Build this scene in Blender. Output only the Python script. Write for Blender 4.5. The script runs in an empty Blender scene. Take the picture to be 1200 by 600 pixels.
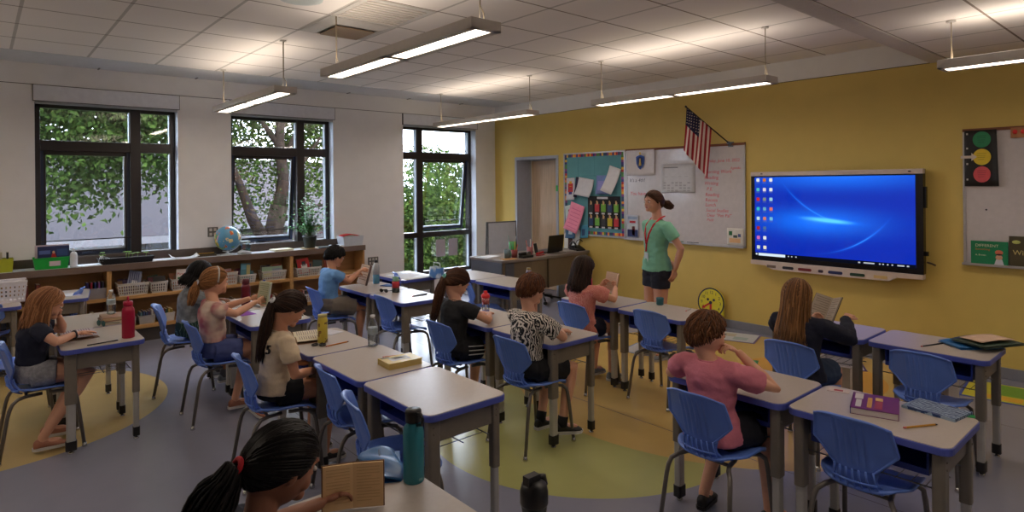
import bpy, bmesh, math, random
from mathutils import Vector, Matrix, noise, Euler, Quaternion
V = Vector
PI = math.pi
rnd = random.Random(7)
SC = bpy.context.scene
COL = SC.collection

# ---------------------------------------------------------------- materials
_M = {}
def srgb(r, g, b):
    f = lambda c: (c/255)/12.92 if c/255 <= .04045 else ((c/255+.055)/1.055)**2.4
    return (f(r), f(g), f(b), 1)
def nt(name):
    m = bpy.data.materials.new(name); m.use_nodes = True
    t = m.node_tree
    return m, t, t.nodes['Principled BSDF']
def N(t, kind, **kw):
    n = t.nodes.new(kind)
    for k, v in kw.items():
        if k.startswith('i_'):
            key = k[2:].replace('_', ' ')
            n.inputs[key].default_value = v
        else: setattr(n, k, v)
    return n
def mat(name, c, rough=.5, metal=0, spec=.5, noise_amt=0, noise_scale=20, bump=0, emit=None, es=0, coat=0, stretch=None):
    if name in _M: return _M[name]
    m, t, b = nt(name)
    c = srgb(*c) if len(c) == 3 else c
    b.inputs['Base Color'].default_value = c
    b.inputs['Roughness'].default_value = rough
    b.inputs['Metallic'].default_value = metal
    b.inputs['Specular IOR Level'].default_value = spec
    b.inputs['Coat Weight'].default_value = coat
    if emit is not None:
        b.inputs['Emission Color'].default_value = srgb(*emit) if len(emit) == 3 else emit
        b.inputs['Emission Strength'].default_value = es
    tc = N(t, 'ShaderNodeTexCoord'); mp = N(t, 'ShaderNodeMapping')
    t.links.new(tc.outputs['Object'], mp.inputs['Vector'])
    if stretch: mp.inputs['Scale'].default_value = stretch
    no = N(t, 'ShaderNodeTexNoise'); no.inputs['Scale'].default_value = noise_scale; no.inputs['Detail'].default_value = 3
    t.links.new(mp.outputs[0], no.inputs['Vector'])
    a = noise_amt if noise_amt else .04
    mx = N(t, 'ShaderNodeMixRGB', blend_type='MULTIPLY'); mx.inputs[0].default_value = 1
    rp = N(t, 'ShaderNodeMapRange'); rp.inputs[1].default_value = .3; rp.inputs[2].default_value = .7
    rp.inputs[3].default_value = 1-a; rp.inputs[4].default_value = 1+a
    t.links.new(no.outputs['Fac'], rp.inputs[0])
    mx.inputs[1].default_value = c
    t.links.new(rp.outputs[0], mx.inputs[2]); t.links.new(mx.outputs[0], b.inputs['Base Color'])
    if bump:
        bp = N(t, 'ShaderNodeBump'); bp.inputs['Strength'].default_value = bump; bp.inputs['Distance'].default_value = .004
        t.links.new(no.outputs['Fac'], bp.inputs['Height']); t.links.new(bp.outputs[0], b.inputs['Normal'])
    _M[name] = m
    return m
def mat_two(name, c1, c2, scale=30, rough=.8, kind='noise', lo=.48, hi=.52, c3=None, stretch=None, bump=0):
    """two- or three-colour procedural pattern"""
    if name in _M: return _M[name]
    m, t, b = nt(name)
    tc = N(t, 'ShaderNodeTexCoord'); mp = N(t, 'ShaderNodeMapping')
    t.links.new(tc.outputs['Object'], mp.inputs['Vector'])
    if stretch: mp.inputs['Scale'].default_value = stretch
    if kind == 'wave':
        tx = N(t, 'ShaderNodeTexWave'); tx.inputs['Distortion'].default_value = 9; tx.inputs['Detail'].default_value = 2
        tx.inputs['Detail Scale'].default_value = 1.4
    elif kind == 'voronoi': tx = N(t, 'ShaderNodeTexVoronoi')
    else: tx = N(t, 'ShaderNodeTexNoise'); tx.inputs['Detail'].default_value = 2
    tx.inputs['Scale'].default_value = scale
    t.links.new(mp.outputs[0], tx.inputs['Vector'])
    r = N(t, 'ShaderNodeValToRGB')
    t.links.new(tx.outputs['Color' if kind == 'voronoi' else 'Fac'], r.inputs[0])
    e = r.color_ramp.elements
    e[0].position = lo; e[0].color = srgb(*c1); e[1].position = hi; e[1].color = srgb(*c2)
    if c3:
        k = e.new(min(.98, hi+.08)); k.color = srgb(*c3)
    t.links.new(r.outputs[0], b.inputs['Base Color']); b.inputs['Roughness'].default_value = rough
    _M[name] = m
    return m
def emis(name, c, s):
    if name in _M: return _M[name]
    m = bpy.data.materials.new(name); m.use_nodes = True; t = m.node_tree; t.nodes.clear()
    e = N(t, 'ShaderNodeEmission'); e.inputs[0].default_value = srgb(*c) if len(c) == 3 else c; e.inputs[1].default_value = s
    o = N(t, 'ShaderNodeOutputMaterial'); t.links.new(e.outputs[0], o.inputs[0]); _M[name] = m
    return m
def glassy(name, tint=(1, 1, 1, 1), gloss=.06, dens=0):
    """thin clear sheet: mostly transparent, mirror-like at grazing angles"""
    if name in _M: return _M[name]
    m = bpy.data.materials.new(name); m.use_nodes = True; t = m.node_tree; t.nodes.clear()
    tr = N(t, 'ShaderNodeBsdfTransparent'); tr.inputs[0].default_value = tint
    gl = N(t, 'ShaderNodeBsdfGlossy'); gl.inputs['Roughness'].default_value = .03
    lw = N(t, 'ShaderNodeLayerWeight'); lw.inputs[0].default_value = .25
    ad = N(t, 'ShaderNodeMath', operation='MULTIPLY_ADD'); ad.inputs[1].default_value = .6; ad.inputs[2].default_value = gloss
    ad.use_clamp = True
    mx = N(t, 'ShaderNodeMixShader'); o = N(t, 'ShaderNodeOutputMaterial')
    t.links.new(lw.outputs['Fresnel'], ad.inputs[0]); t.links.new(ad.outputs[0], mx.inputs[0])
    t.links.new(tr.outputs[0], mx.inputs[1]); t.links.new(gl.outputs[0], mx.inputs[2]); t.links.new(mx.outputs[0], o.inputs[0])
    _M[name] = m
    return m

# ---------------------------------------------------------------- mesh collector
class MB:
    def __init__(s): s.v = []; s.f = []; s.mi = []; s.sm = []
    def add(s, vs, fs, mi=0, sm=False):
        o = len(s.v); s.v += [V(p) for p in vs]
        for f in fs: s.f.append([i+o for i in f]); s.mi.append(mi); s.sm.append(sm)
        return s
    def box(s, a, b, mi=0, M=None):
        (x0, y0, z0), (x1, y1, z1) = a, b
        x0, x1 = min(x0, x1), max(x0, x1); y0, y1 = min(y0, y1), max(y0, y1); z0, z1 = min(z0, z1), max(z0, z1)
        p = [V(q) for q in ((x0,y0,z0),(x1,y0,z0),(x1,y1,z0),(x0,y1,z0),(x0,y0,z1),(x1,y0,z1),(x1,y1,z1),(x0,y1,z1))]
        if M: p = [M @ q for q in p]
        return s.add(p, [(0,3,2,1),(4,5,6,7),(0,1,5,4),(1,2,6,5),(2,3,7,6),(3,0,4,7)], mi)
    def tube(s, pts, rad, n=8, mi=0, cap=True, sm=True, flat=None):
        """pts: centre line; rad: number or list; flat=(sy) squashes the section"""
        pts = [V(p) for p in pts]; k = len(pts)
        if not hasattr(rad, '__len__'): rad = [rad]*k
        t = [(pts[min(i+1,k-1)]-pts[max(i-1,0)]).normalized() for i in range(k)]
        up = V((0,0,1)) if abs(t[0].z) < .9 else V((1,0,0))
        a = t[0].cross(up).normalized(); vs = []
        for i in range(k):
            a = (a - t[i]*a.dot(t[i])); a = a.normalized() if a.length > 1e-6 else t[i].orthogonal().normalized()
            b = t[i].cross(a)
            for j in range(n):
                an = 2*PI*j/n
                vs.append(pts[i] + a*math.cos(an)*rad[i] + b*math.sin(an)*rad[i]*(flat or 1))
        fs = [(i*n+j, i*n+(j+1)%n, (i+1)*n+(j+1)%n, (i+1)*n+j) for i in range(k-1) for j in range(n)]
        s.add(vs, fs, mi, sm)
        if cap:
            o = len(s.v)-len(vs)
            s.f.append([o+j for j in range(n)][::-1]); s.mi.append(mi); s.sm.append(False)
            s.f.append([o+(k-1)*n+j for j in range(n)]); s.mi.append(mi); s.sm.append(False)
        return s
    def lathe(s, prof, n=20, c=(0,0,0), mi=0, sm=True, M=None, mis=None):
        """prof: (r,z) from bottom to top round the z axis"""
        vs = []; c = V(c)
        for r, z in prof:
            for j in range(n):
                a = 2*PI*j/n; vs.append(V((r*math.cos(a), r*math.sin(a), z)))
        if M: vs = [M @ p for p in vs]
        vs = [p+c for p in vs]; o = len(s.v); s.v += vs
        for i in range(len(prof)-1):
            for j in range(n):
                s.f.append([o+i*n+j, o+i*n+(j+1)%n, o+(i+1)*n+(j+1)%n, o+(i+1)*n+j]); s.mi.append(mis[i] if mis else mi); s.sm.append(sm)
        if prof[0][0] > 1e-5: s.f.append([o+j for j in range(n)][::-1]); s.mi.append(mi); s.sm.append(False)
        if prof[-1][0] > 1e-5: s.f.append([o+(len(prof)-1)*n+j for j in range(n)]); s.mi.append(mi); s.sm.append(False)
        return s
    def prism(s, poly, z0, z1, mi=0, M=None, top=None):
        n = len(poly)
        p = [V((x,y,z0)) for x,y in poly]+[V((x,y,z1)) for x,y in (top or poly)]
        if M: p = [M @ q for q in p]
        return s.add(p, [list(range(n))[::-1], [n+i for i in range(n)]]+[(i,(i+1)%n,n+(i+1)%n,n+i) for i in range(n)], mi)
    def quad(s, a, b, c, d, mi=0): return s.add([a,b,c,d], [(0,1,2,3)], mi)
    def grid(s, fn, nu, nv, mi=0, sm=True, wrap=False, miff=None):
        vs = [V(fn(i/nu, j/nv)) for j in range(nv+1) for i in range(nu+1)]
        o = len(s.v); s.v += vs; w = nu+1
        for j in range(nv):
            for i in range(nu):
                s.f.append([o+j*w+i, o+j*w+i+1, o+(j+1)*w+i+1, o+(j+1)*w+i]); s.mi.append(miff(i/nu,j/nv) if miff else mi); s.sm.append(sm)
        return s
    def ball(s, c, r, n=12, mi=0, M=None):
        r = (r,r,r) if not hasattr(r,'__len__') else r
        k = max(4, n//2); prof = [(math.sin(PI*i/k), -math.cos(PI*i/k)) for i in range(k+1)]
        prof[0] = (0,-1); prof[-1] = (0,1)
        S = Matrix.Diagonal((*r,1)); S = (M @ S) if M else S
        return s.lathe(prof, n, c, mi, True, S)
    def mesh(s, name, mats):
        me = bpy.data.meshes.new(name)
        me.from_pydata([tuple(p) for p in s.v], [], s.f)
        for m in (mats if isinstance(mats, (list, tuple)) else [mats]): me.materials.append(m)
        me.polygons.foreach_set('material_index', s.mi); me.polygons.foreach_set('use_smooth', s.sm)
        me.update(); return me
    def build(s, name, mats, parent=None, bevel=0, seg=2, loc=None, rot=None, solid=0, label=None, keep=False):
        o = bpy.data.objects.new(name, s.mesh(name, mats)); COL.objects.link(o)
        if parent: o.parent = parent
        if loc is not None: o.location = loc
        if rot is not None: o.rotation_euler = rot
        if solid:
            m = o.modifiers.new('solid', 'SOLIDIFY'); m.thickness = solid; m.offset = 0
        if bevel:
            m = o.modifiers.new('bev', 'BEVEL'); m.width = bevel; m.segments = seg; m.limit_method = 'ANGLE'; m.angle_limit = .6
            m.harden_normals = False
        if label: o['label'] = label
        return o
def tag(o, label, cat, group=None, kind=None):
    o['label'] = label; o['category'] = cat
    if group: o['group'] = group
    if kind: o['kind'] = kind
    return o
def empty(name, loc, rz, label, cat, group=None):
    o = bpy.data.objects.new(name, None); COL.objects.link(o); o.location = loc; o.rotation_euler = (0,0,rz)
    o.empty_display_size = .1
    return tag(o, label, cat, group)
def struct(name, mb, mats, **kw):
    o = mb.build(name, mats, **kw); o['kind'] = 'structure'; return o
def copy_tree(o, parent=None):
    c = o.copy(); COL.objects.link(c)
    if parent: c.parent = parent
    for ch in [x for x in _kids.get(o.name, [])]: copy_tree(ch, c)
    return c
_kids = {}
def index_kids():
    _kids.clear()
    for x in bpy.data.objects:
        if x.parent: _kids.setdefault(x.parent.name, []).append(x)
def place(proto, used, loc, rz, label, group=None):
    """the prototype itself the first time, then a copy with its parts"""
    if not used: o = proto; used.append(1)
    else: o = copy_tree(proto)
    o.location = loc; o.rotation_euler = (0,0,rz); o['label'] = label
    if group: o['group'] = group
    return o
def text(s, size, M, m, parent, name='lettering', align='LEFT', depth=.0004, shear=0, label=None, space=1):
    cu = bpy.data.curves.new('t', 'FONT'); cu.body = s; cu.size = size; cu.align_x = align; cu.extrude = depth; cu.shear = shear
    cu.space_character = space; cu.resolution_u = 3
    to = bpy.data.objects.new('t', cu); COL.objects.link(to)
    dg = bpy.context.evaluated_depsgraph_get()
    me = bpy.data.meshes.new_from_object(to.evaluated_get(dg)); me.materials.clear(); me.materials.append(m)
    bpy.data.objects.remove(to); bpy.data.curves.remove(cu)
    me.transform(M); me.name = name
    o = bpy.data.objects.new(name, me); COL.objects.link(o); o.parent = parent
    return o
def rrect(x0, y0, x1, y1, r, n=4):
    p = []
    for cx, cy, a in ((x1-r,y1-r,0),(x0+r,y1-r,PI/2),(x0+r,y0+r,PI),(x1-r,y0+r,1.5*PI)):
        for i in range(n+1): p.append((cx+r*math.cos(a+i*PI/2/n), cy+r*math.sin(a+i*PI/2/n)))
    return p
# a frame on the yellow wall: local x runs to the right along the wall, local y up, local z out into the room
def wallM(y, z, x=6.75): return Matrix(((0,0,-1,x),(-1,0,0,y),(0,1,0,z),(0,0,0,1)))

# ---------------------------------------------------------------- camera
FOC, HC, YAW, ROLL = 722.1, 1.744, .7165, .0088
cam_d = bpy.data.cameras.new('camera'); cam = bpy.data.objects.new('camera', cam_d); COL.objects.link(cam)
cam_d.sensor_width = 36; cam_d.lens = FOC/1200*36; cam_d.clip_start = .05; cam_d.clip_end = 300
cam_d.shift_x = (600-603.25)/1200; cam_d.shift_y = -(300-215.83)/1200
cam.matrix_world = Matrix.Translation((0,0,HC)) @ Matrix.Rotation(-YAW, 4, 'Z') @ Matrix.Rotation(PI/2, 4, 'X') @ Matrix.Rotation(-ROLL, 4, 'Z')
SC.camera = cam
vs = SC.view_settings; vs.view_transform = 'Standard'; vs.look = 'None'; vs.gamma = 1; vs.use_curve_mapping = False
vs.exposure = 2.35
XW, YW, ZC, ZL = 6.78, 8.30, 3.083, 2.862
# ================================================================ room shell
def floor_mat():
    m, t, b = nt('vinyl_floor')
    tc = N(t, 'ShaderNodeTexCoord'); sp = N(t, 'ShaderNodeSeparateXYZ'); t.links.new(tc.outputs['Object'], sp.inputs[0])
    def circ(cx, cy, r):
        cb = N(t, 'ShaderNodeCombineXYZ'); t.links.new(sp.outputs[0], cb.inputs[0]); t.links.new(sp.outputs[1], cb.inputs[1])
        d = N(t, 'ShaderNodeVectorMath', operation='DISTANCE'); t.links.new(cb.outputs[0], d.inputs[0]); d.inputs[1].default_value = (cx, cy, 0)
        c = N(t, 'ShaderNodeMath', operation='LESS_THAN'); t.links.new(d.outputs['Value'], c.inputs[0]); c.inputs[1].default_value = r
        return c.outputs[0]
    no = N(t, 'ShaderNodeTexNoise'); no.inputs['Scale'].default_value = 1.6; no.inputs['Detail'].default_value = 6; no.inputs['Roughness'].default_value = .65
    t.links.new(tc.outputs['Object'], no.inputs['Vector'])
    cur = None
    rgb = N(t, 'ShaderNodeRGB'); rgb.outputs[0].default_value = srgb(140,141,158); cur = rgb.outputs[0]
    for (cx, cy, r, c) in ((3.35,3.1,1.13,(178,178,112)), (4.95,2.95,1.77,(206,174,104)), (0,6.2,1.24,(196,172,116)), (-2.2,3.0,1.3,(150,146,86)), (5.6,2.45,.62,(216,160,76))):
        mx = N(t, 'ShaderNodeMixRGB'); t.links.new(circ(cx,cy,r), mx.inputs[0]); t.links.new(cur, mx.inputs[1]); mx.inputs[2].default_value = srgb(*c); cur = mx.outputs[0]
    rp = N(t, 'ShaderNodeMapRange'); rp.inputs[1].default_value = .2; rp.inputs[2].default_value = .8; rp.inputs[3].default_value = .92; rp.inputs[4].default_value = 1.06
    t.links.new(no.outputs['Fac'], rp.inputs[0])
    mu = N(t, 'ShaderNodeMixRGB', blend_type='MULTIPLY'); mu.inputs[0].default_value = 1; t.links.new(cur, mu.inputs[1]); t.links.new(rp.outputs[0], mu.inputs[2])
    # sheet seams
    sm = N(t, 'ShaderNodeMath', operation='PINGPONG'); sm.inputs[1].default_value = .915; t.links.new(sp.outputs[0], sm.inputs[0])
    lt = N(t, 'ShaderNodeMath', operation='LESS_THAN'); lt.inputs[1].default_value = .003; t.links.new(sm.outputs[0], lt.inputs[0])
    m2 = N(t, 'ShaderNodeMixRGB'); t.links.new(lt.outputs[0], m2.inputs[0]); t.links.new(mu.outputs[0], m2.inputs[1]); m2.inputs[2].default_value = srgb(95,95,105)
    t.links.new(m2.outputs[0], b.inputs['Base Color'])
    r2 = N(t, 'ShaderNodeMapRange'); r2.inputs[3].default_value = .20; r2.inputs[4].default_value = .30; t.links.new(no.outputs['Fac'], r2.inputs[0])
    t.links.new(r2.outputs[0], b.inputs['Roughness']); b.inputs['Specular IOR Level'].default_value = .5
    return m
def tile_mat(x0, y0, name):
    m, t, b = nt(name)
    tc = N(t, 'ShaderNodeTexCoord'); sp = N(t, 'ShaderNodeSeparateXYZ'); t.links.new(tc.outputs['Object'], sp.inputs[0])
    outs = []
    for ax, off in ((0, x0), (1, y0)):
        a = N(t, 'ShaderNodeMath', operation='SUBTRACT'); t.links.new(sp.outputs[ax], a.inputs[0]); a.inputs[1].default_value = off
        p = N(t, 'ShaderNodeMath', operation='PINGPONG'); p.inputs[1].default_value = .305; t.links.new(a.outputs[0], p.inputs[0]); outs.append(p.outputs[0])
    def ramp(src, stops):
        q = N(t, 'ShaderNodeValToRGB'); t.links.new(src, q.inputs[0]); q.color_ramp.interpolation = 'CONSTANT'
        e = q.color_ramp.elements; e[0].position = 0; e[0].color = srgb(*stops[0][1]); e[1].position = stops[1][0]; e[1].color = srgb(*stops[1][1])
        for p, c in stops[2:]: k = e.new(p); k.color = srgb(*c)
        return q.outputs[0]
    ra = ramp(outs[0], [(0,(206,206,204)),(.0085,(120,112,106)),(.0115,(255,255,255))])
    rb = ramp(outs[1], [(0,(150,138,128)),(.0055,(255,255,255))])
    r0 = N(t, 'ShaderNodeMixRGB', blend_type='MULTIPLY'); r0.inputs[0].default_value = 1; t.links.new(ra, r0.inputs[1]); t.links.new(rb, r0.inputs[2])
    r = N(t, 'ShaderNodeMixRGB', blend_type='MULTIPLY'); r.inputs[0].default_value = 1; t.links.new(r0.outputs[0], r.inputs[1]); r.inputs[2].default_value = srgb(240,234,228)
    no = N(t, 'ShaderNodeTexNoise'); no.inputs['Scale'].default_value = 160; t.links.new(tc.outputs['Object'], no.inputs['Vector'])
    bp = N(t, 'ShaderNodeBump'); bp.inputs['Strength'].default_value = .25; bp.inputs['Distance'].default_value = .003
    t.links.new(no.outputs['Fac'], bp.inputs['Height']); t.links.new(bp.outputs[0], b.inputs['Normal'])
    t.links.new(r.outputs[0], b.inputs['Base Color']); b.inputs['Roughness'].default_value = .85
    return m
X0R, Y0R = -3.2, -2.2          # the room goes on past the frame on both sides
wall_white = mat('white_wall_paint', (234,232,230), .75, noise_amt=.02, noise_scale=6, bump=.08)
wall_yellow = mat('yellow_wall_paint', (212,184,98), .6, noise_amt=.025, noise_scale=5, bump=.08)
struct('floor', MB().box((X0R,Y0R,-.1),(7.6,YW+.3,0)), floor_mat())
struct('ceiling', MB().box((X0R,1.80,ZC),(XW+.3,7.63,ZC+.1)), tile_mat(.2459, 5.8036, 'ceiling_tiles'))
struct('ceiling', MB().box((X0R,Y0R,ZL),(XW+.3,1.655,ZL+.1)), tile_mat(.2459, 1.655, 'ceiling_tiles_low'))
metal_strip = mat('painted_metal_strip', (205,206,208), .45)
mb = MB().box((X0R,7.63,ZC-.004),(XW+.3,YW+.3,ZC+.1))
for i in range(8): mb.box((.02+i*1.0,8.2,ZC-.012),(.035+i*1.0,YW,ZC-.003), 1)
struct('trim_1', mb, [metal_strip, mat('joint_grey', (120,120,120), .6)])
struct('trim_2', MB().box((X0R,1.655,ZL-.012),(XW+.1,1.80,ZC+.1)), mat('beam_paint', (206,200,192), .7))
# yellow wall (x = XW) with the door alcove
DY0, DY1, DZ = 6.80, 7.72, 2.14
mb = MB()
mb.box((XW,Y0R,0),(XW+.3,DY0-.049,2.85)); mb.box((XW,DY1+.049,0),(XW+.3,YW+.3,2.85)); mb.box((XW,DY0-.049,DZ+.049),(XW+.3,DY1+.049,2.85))
struct('wall_right', mb, wall_yellow)
struct('wall_right_upper', MB().box((XW+.004,Y0R,2.858),(XW+.3,YW+.3,ZC+.1)).box((XW+.012,Y0R,2.85),(XW+.3,YW+.3,2.858),1), [wall_white, mat('shadow_gap', (60,52,40), .8)])
struct('wall_left', MB().box((X0R-.2,Y0R,0),(X0R,YW+.3,ZC+.1)), wall_white)
struct('wall_back', MB().box((X0R,Y0R-.2,0),(XW+.3,Y0R,ZC+.1)), wall_white)
# window wall (y = YW)
WIN = [(.457,1.827,.93), (2.436,3.812,.93), (4.95,6.36,.30)]
ZH = 2.68
mb = MB(); xs = X0R
for a, b_, z in WIN:
    mb.box((xs,YW,0),(a,YW+.3,2.85)); mb.box((a,YW,0),(b_,YW+.3,z)); xs = b_
mb.box((xs,YW,0),(XW+.3,YW+.3,2.85))
for a, b_, z in WIN: mb.box((a,YW+.10,ZH),(b_,YW+.3,2.85))
struct('wall_window_side', mb, wall_white)
struct('wall_window_side_upper', MB().box((X0R,YW+.004,2.858),(XW+.3,YW+.3,ZC+.1)).box((X0R,YW+.012,2.85),(XW+.3,YW+.3,2.858),1), [wall_white, _M['shadow_gap']])
struct('baseboard_right', MB().box((XW-.012,Y0R,0),(XW,DY0-.06,.1)), mat('grey_rubber_base', (128,128,136), .5), bevel=.004)
struct('baseboard_window_side', MB().box((4.2,YW-.012,0),(4.95,YW,.1)).box((6.36,YW-.012,0),(XW,YW,.1)), _M['grey_rubber_base'])
# door in the alcove
d_frame = mat('grey_door_frame', (170,176,190), .4)
mb = MB()
mb.box((XW-.012,DY0-.05,0),(XW+.32,DY0,DZ+.05)); mb.box((XW-.012,DY1,0),(XW+.32,DY1+.05,DZ+.05)); mb.box((XW-.012,DY0,DZ),(XW+.32,DY1,DZ+.05))
o = struct('door_1', mb, d_frame, bevel=.004)
dl = MB().box((XW+.30,DY0+.03,.01),(XW+.345,DY1-.03,DZ-.01)).build('door_leaf', mat('maple_door', (206,178,146), .45, noise_amt=.1, noise_scale=6, stretch=(1,8,.6)), o)
MB().box((XW+.335,DY0,0),(XW+.35,DY0+.03,DZ)).box((XW+.335,DY1-.03,0),(XW+.35,DY1,DZ)).box((XW+.335,DY0,DZ-.02),(XW+.35,DY1,DZ)).build('door_stop', d_frame, o)
MB().tube([(XW+.30,DY0+.1,1.0),(XW+.25,DY0+.1,1.0),(XW+.25,DY0+.22,1.0)], .01).build('door_handle', mat('satin_steel', (170,170,170), .3, 1), dl)
MB().box((XW-.016,DY0-.045,1.63),(XW-.012,DY0-.005,1.72)).build('sticky_note', mat('green_note', (60,190,110), .8), o, label='green sticky note')
MB().box((XW+.296,DY0+.06,1.62),(XW+.30,DY0+.2,1.73)).build('sticky_note', mat('pink_note', (240,130,180), .8), o, label='pink sticky note')
struct('wall_light_block', MB().box((XW+.36,DY0-.3,0),(XW+.46,DY1+.3,2.9)).box((XW+.30,DY0-.3,DZ+.02),(XW+.36,DY1+.3,2.9)), wall_white)  # unseen wall added behind the door to stop sky light leaking round it
# windows: dark bronze frames, transom, mullion, tilted awning sash
bronze = mat('dark_bronze_frame', (38,30,28), .35, spec=.6)
blue_gasket = mat('sash_inner_edge', (46,56,78), .35)
glass = glassy('window_glass')
fy0, fy1 = YW+.14, YW+.24
def window(n, a, b_, zs, mul, sash_side, low_transom):
    e = bpy.data.objects.new('window_%d' % n, None); COL.objects.link(e); e.location = ((a+b_)/2, fy0, zs); e['kind'] = 'structure'
    O = V(e.location)
    def P(mb, name, m, parent=e, **kw):
        mb.v = [p-(O if parent is e else V((0,0,0))) for p in mb.v]; return mb.build(name, m, parent, **kw)
    w = .055
    mb = MB().box((a,fy0,zs),(a+w,fy1,ZH)).box((b_-w,fy0,zs),(b_,fy1,ZH)).box((a,fy0,zs),(b_,fy1,zs+w)).box((a,fy0,ZH-w),(b_,fy1,ZH+.03))
    P(mb, 'window_frame', bronze, bevel=.004)
    P(MB().box((mul-.055,fy0-.01,zs),(mul+.055,fy1,ZH)), 'mullion', bronze, bevel=.004)
    P(MB().box((a+w,fy0-.006,2.155),(b_-w,fy1,2.27)), 'transom', bronze, bevel=.004)
    zl = zs+w
    if low_transom: P(MB().box((a+w,fy0-.006,.90),(b_-w,fy1,.985)), 'transom', bronze, bevel=.004); zl = .985
    # white reveal returns and sill
    P(MB().box((a-.002,YW+.001,zs-.03),(a+.001,fy0,ZH)).box((b_-.001,YW+.001,zs-.03),(b_+.002,fy0,ZH)), 'reveal', mat('reveal_white', (214,222,234), .5))
    P(MB().box((a,YW-.0,zs-.03),(b_,fy0+.02,zs+.004)), 'sill', mat('sill_white', (205,210,216), .4))
    # fixed glazing
    sx0, sx1 = (a+w, mul-.055) if sash_side == 'L' else (mul+.055, b_-w)
    ox0, ox1 = (mul+.055, b_-w) if sash_side == 'L' else (a+w, mul-.055)
    ym = (fy0+fy1)/2
    for (x0,x1,z0,z1) in ((a+w,mul-.055,2.27,ZH-w),(mul+.055,b_-w,2.27,ZH-w),(ox0,ox1,zl,2.155)) + (((a+w,mul-.055,zs+w,.90),(mul+.055,b_-w,zs+w,.90)) if low_transom else ()):
        P(MB().box((x0,ym-.004,z0),(x1,ym+.004,z1)), 'pane', glass)
        P(MB().box((x1-.012,fy0+.004,z0),(x1+.0,ym,z1)), 'glazing_bead', mat('bead_light', (190,200,212), .4))
    # awning sash hinged at the top, pushed out at the bottom
    h = 2.155-zl
    s = MB(); b2 = .05; W = sx1-sx0
    s.box((0,-.0,-h),(b2,.05,0)).box((W-b2,0,-h),(W,.05,0)).box((0,0,-h),(W,.05,-h+b2*1.3)).box((0,0,-b2*.9),(W,.05,0))
    so = s.build('sash', bronze, e, bevel=.003, loc=V((sx0, ym-.01, 2.155))-O, rot=(R_TILT[n],0,0))
    MB().box((W-b2-.014,-.004,-h+.06),(W-b2,.012,-.05)).box((b2,-.004,-h+.055),(W-b2,.012,-h+.075)).build('glazing_bead', _M['bead_light'], so)
    MB().box((b2,.02,-h+.05),(W-b2,.028,-.04)).build('pane', glass, so)
    MB().box((0,-.006,-h),(b2*.6,.0,0)).box((W-b2*.6,-.006,-h),(W,0,0)).box((b2,-.006,-h),(W-b2,0,-h+b2*.8)).build('sash_inner_edge', blue_gasket, so)
    # insect screen bar across the opening + latch
    P(MB().box((sx0,fy0-.012,zl+.17),(sx1,fy0+.0,zl+.182)), 'safety_bar', bronze)
    MB().box((W/2-.05,-.03,-h+.012),(W/2+.05,-.004,-h+.035)).build('latch', blue_gasket, so)
    return e
R_TILT = {1: .0, 2: .12, 3: .13}
window(1, *WIN[0], 1.405, 'L', False)
window(2, *WIN[1], 3.39, 'L', False)
window(3, *WIN[2], 5.33, 'R', True)
# blind cassettes
shade_w = mat('roller_shade_housing', (222,224,230), .6)
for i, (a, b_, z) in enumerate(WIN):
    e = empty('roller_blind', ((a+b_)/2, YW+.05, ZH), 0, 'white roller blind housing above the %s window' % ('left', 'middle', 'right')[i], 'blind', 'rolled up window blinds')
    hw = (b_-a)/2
    MB().box((-hw-.012,-.085,.0),(hw+.012,.045,.166)).build('housing', shade_w, e, bevel=.003)
    MB().box((-hw-.016,-.086,-.004),(-hw-.012,.045,.168)).box((hw+.012,-.086,-.004),(hw+.016,.045,.168)).box((-hw-.012,-.086,-.004),(hw+.012,-.05,-.0)).build('edge_shadow_strip', mat('edge_shadow_grey', (96,94,92), .7), e)  # dark strips standing in for the shadow lines at the housing edges
    MB().box((-hw+.005,-.06,-.030),(hw-.005,-.035,.0)).build('bottom_bar', mat('blind_bar', (170,176,182), .4), e, bevel=.003)
# paper sheets taped to the glass of window 3
for i, (x0, x1) in enumerate(((5.62,5.80),(5.87,6.05))):
    o = MB().box((-.09,-.002,-.14),(.09,.002,.14)).build('paper_sheet', mat('grey_paper', (176,166,172), .8), loc=((x0+x1)/2, fy0-.018, .71))
    tag(o, '%s of the two grey paper sheets taped to the lower glass of the right window' % ('left','right')[i], 'paper', 'paper sheets on the window')
# wall sockets
def socket(loc, rz, label, n=2, facing='y'):
    e = empty('wall_socket', loc, rz, label, 'socket', 'wall sockets')
    w = .05*n+.02
    MB().box((-w/2,-.008,-.06),(w/2,0,.06)).build('cover_plate', mat('socket_plate', (96,92,88), .4), e, bevel=.002)
    for i in range(n):
        cx = -w/2+.01+.05*(i+.5)
        for s_ in (-1,1): MB().box((cx-.016,-.012,s_*.028-.018),(cx+.016,-.008,s_*.028+.018)).build('outlet', mat('outlet_white', (200,196,188), .4), e, bevel=.002)
socket((2.21,YW,1.18), 0, 'dark socket plate on the white wall above the globe')
socket((4.42,YW,.62), 0, 'socket plate on the white wall beside the blue and white bottle', 3)
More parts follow.
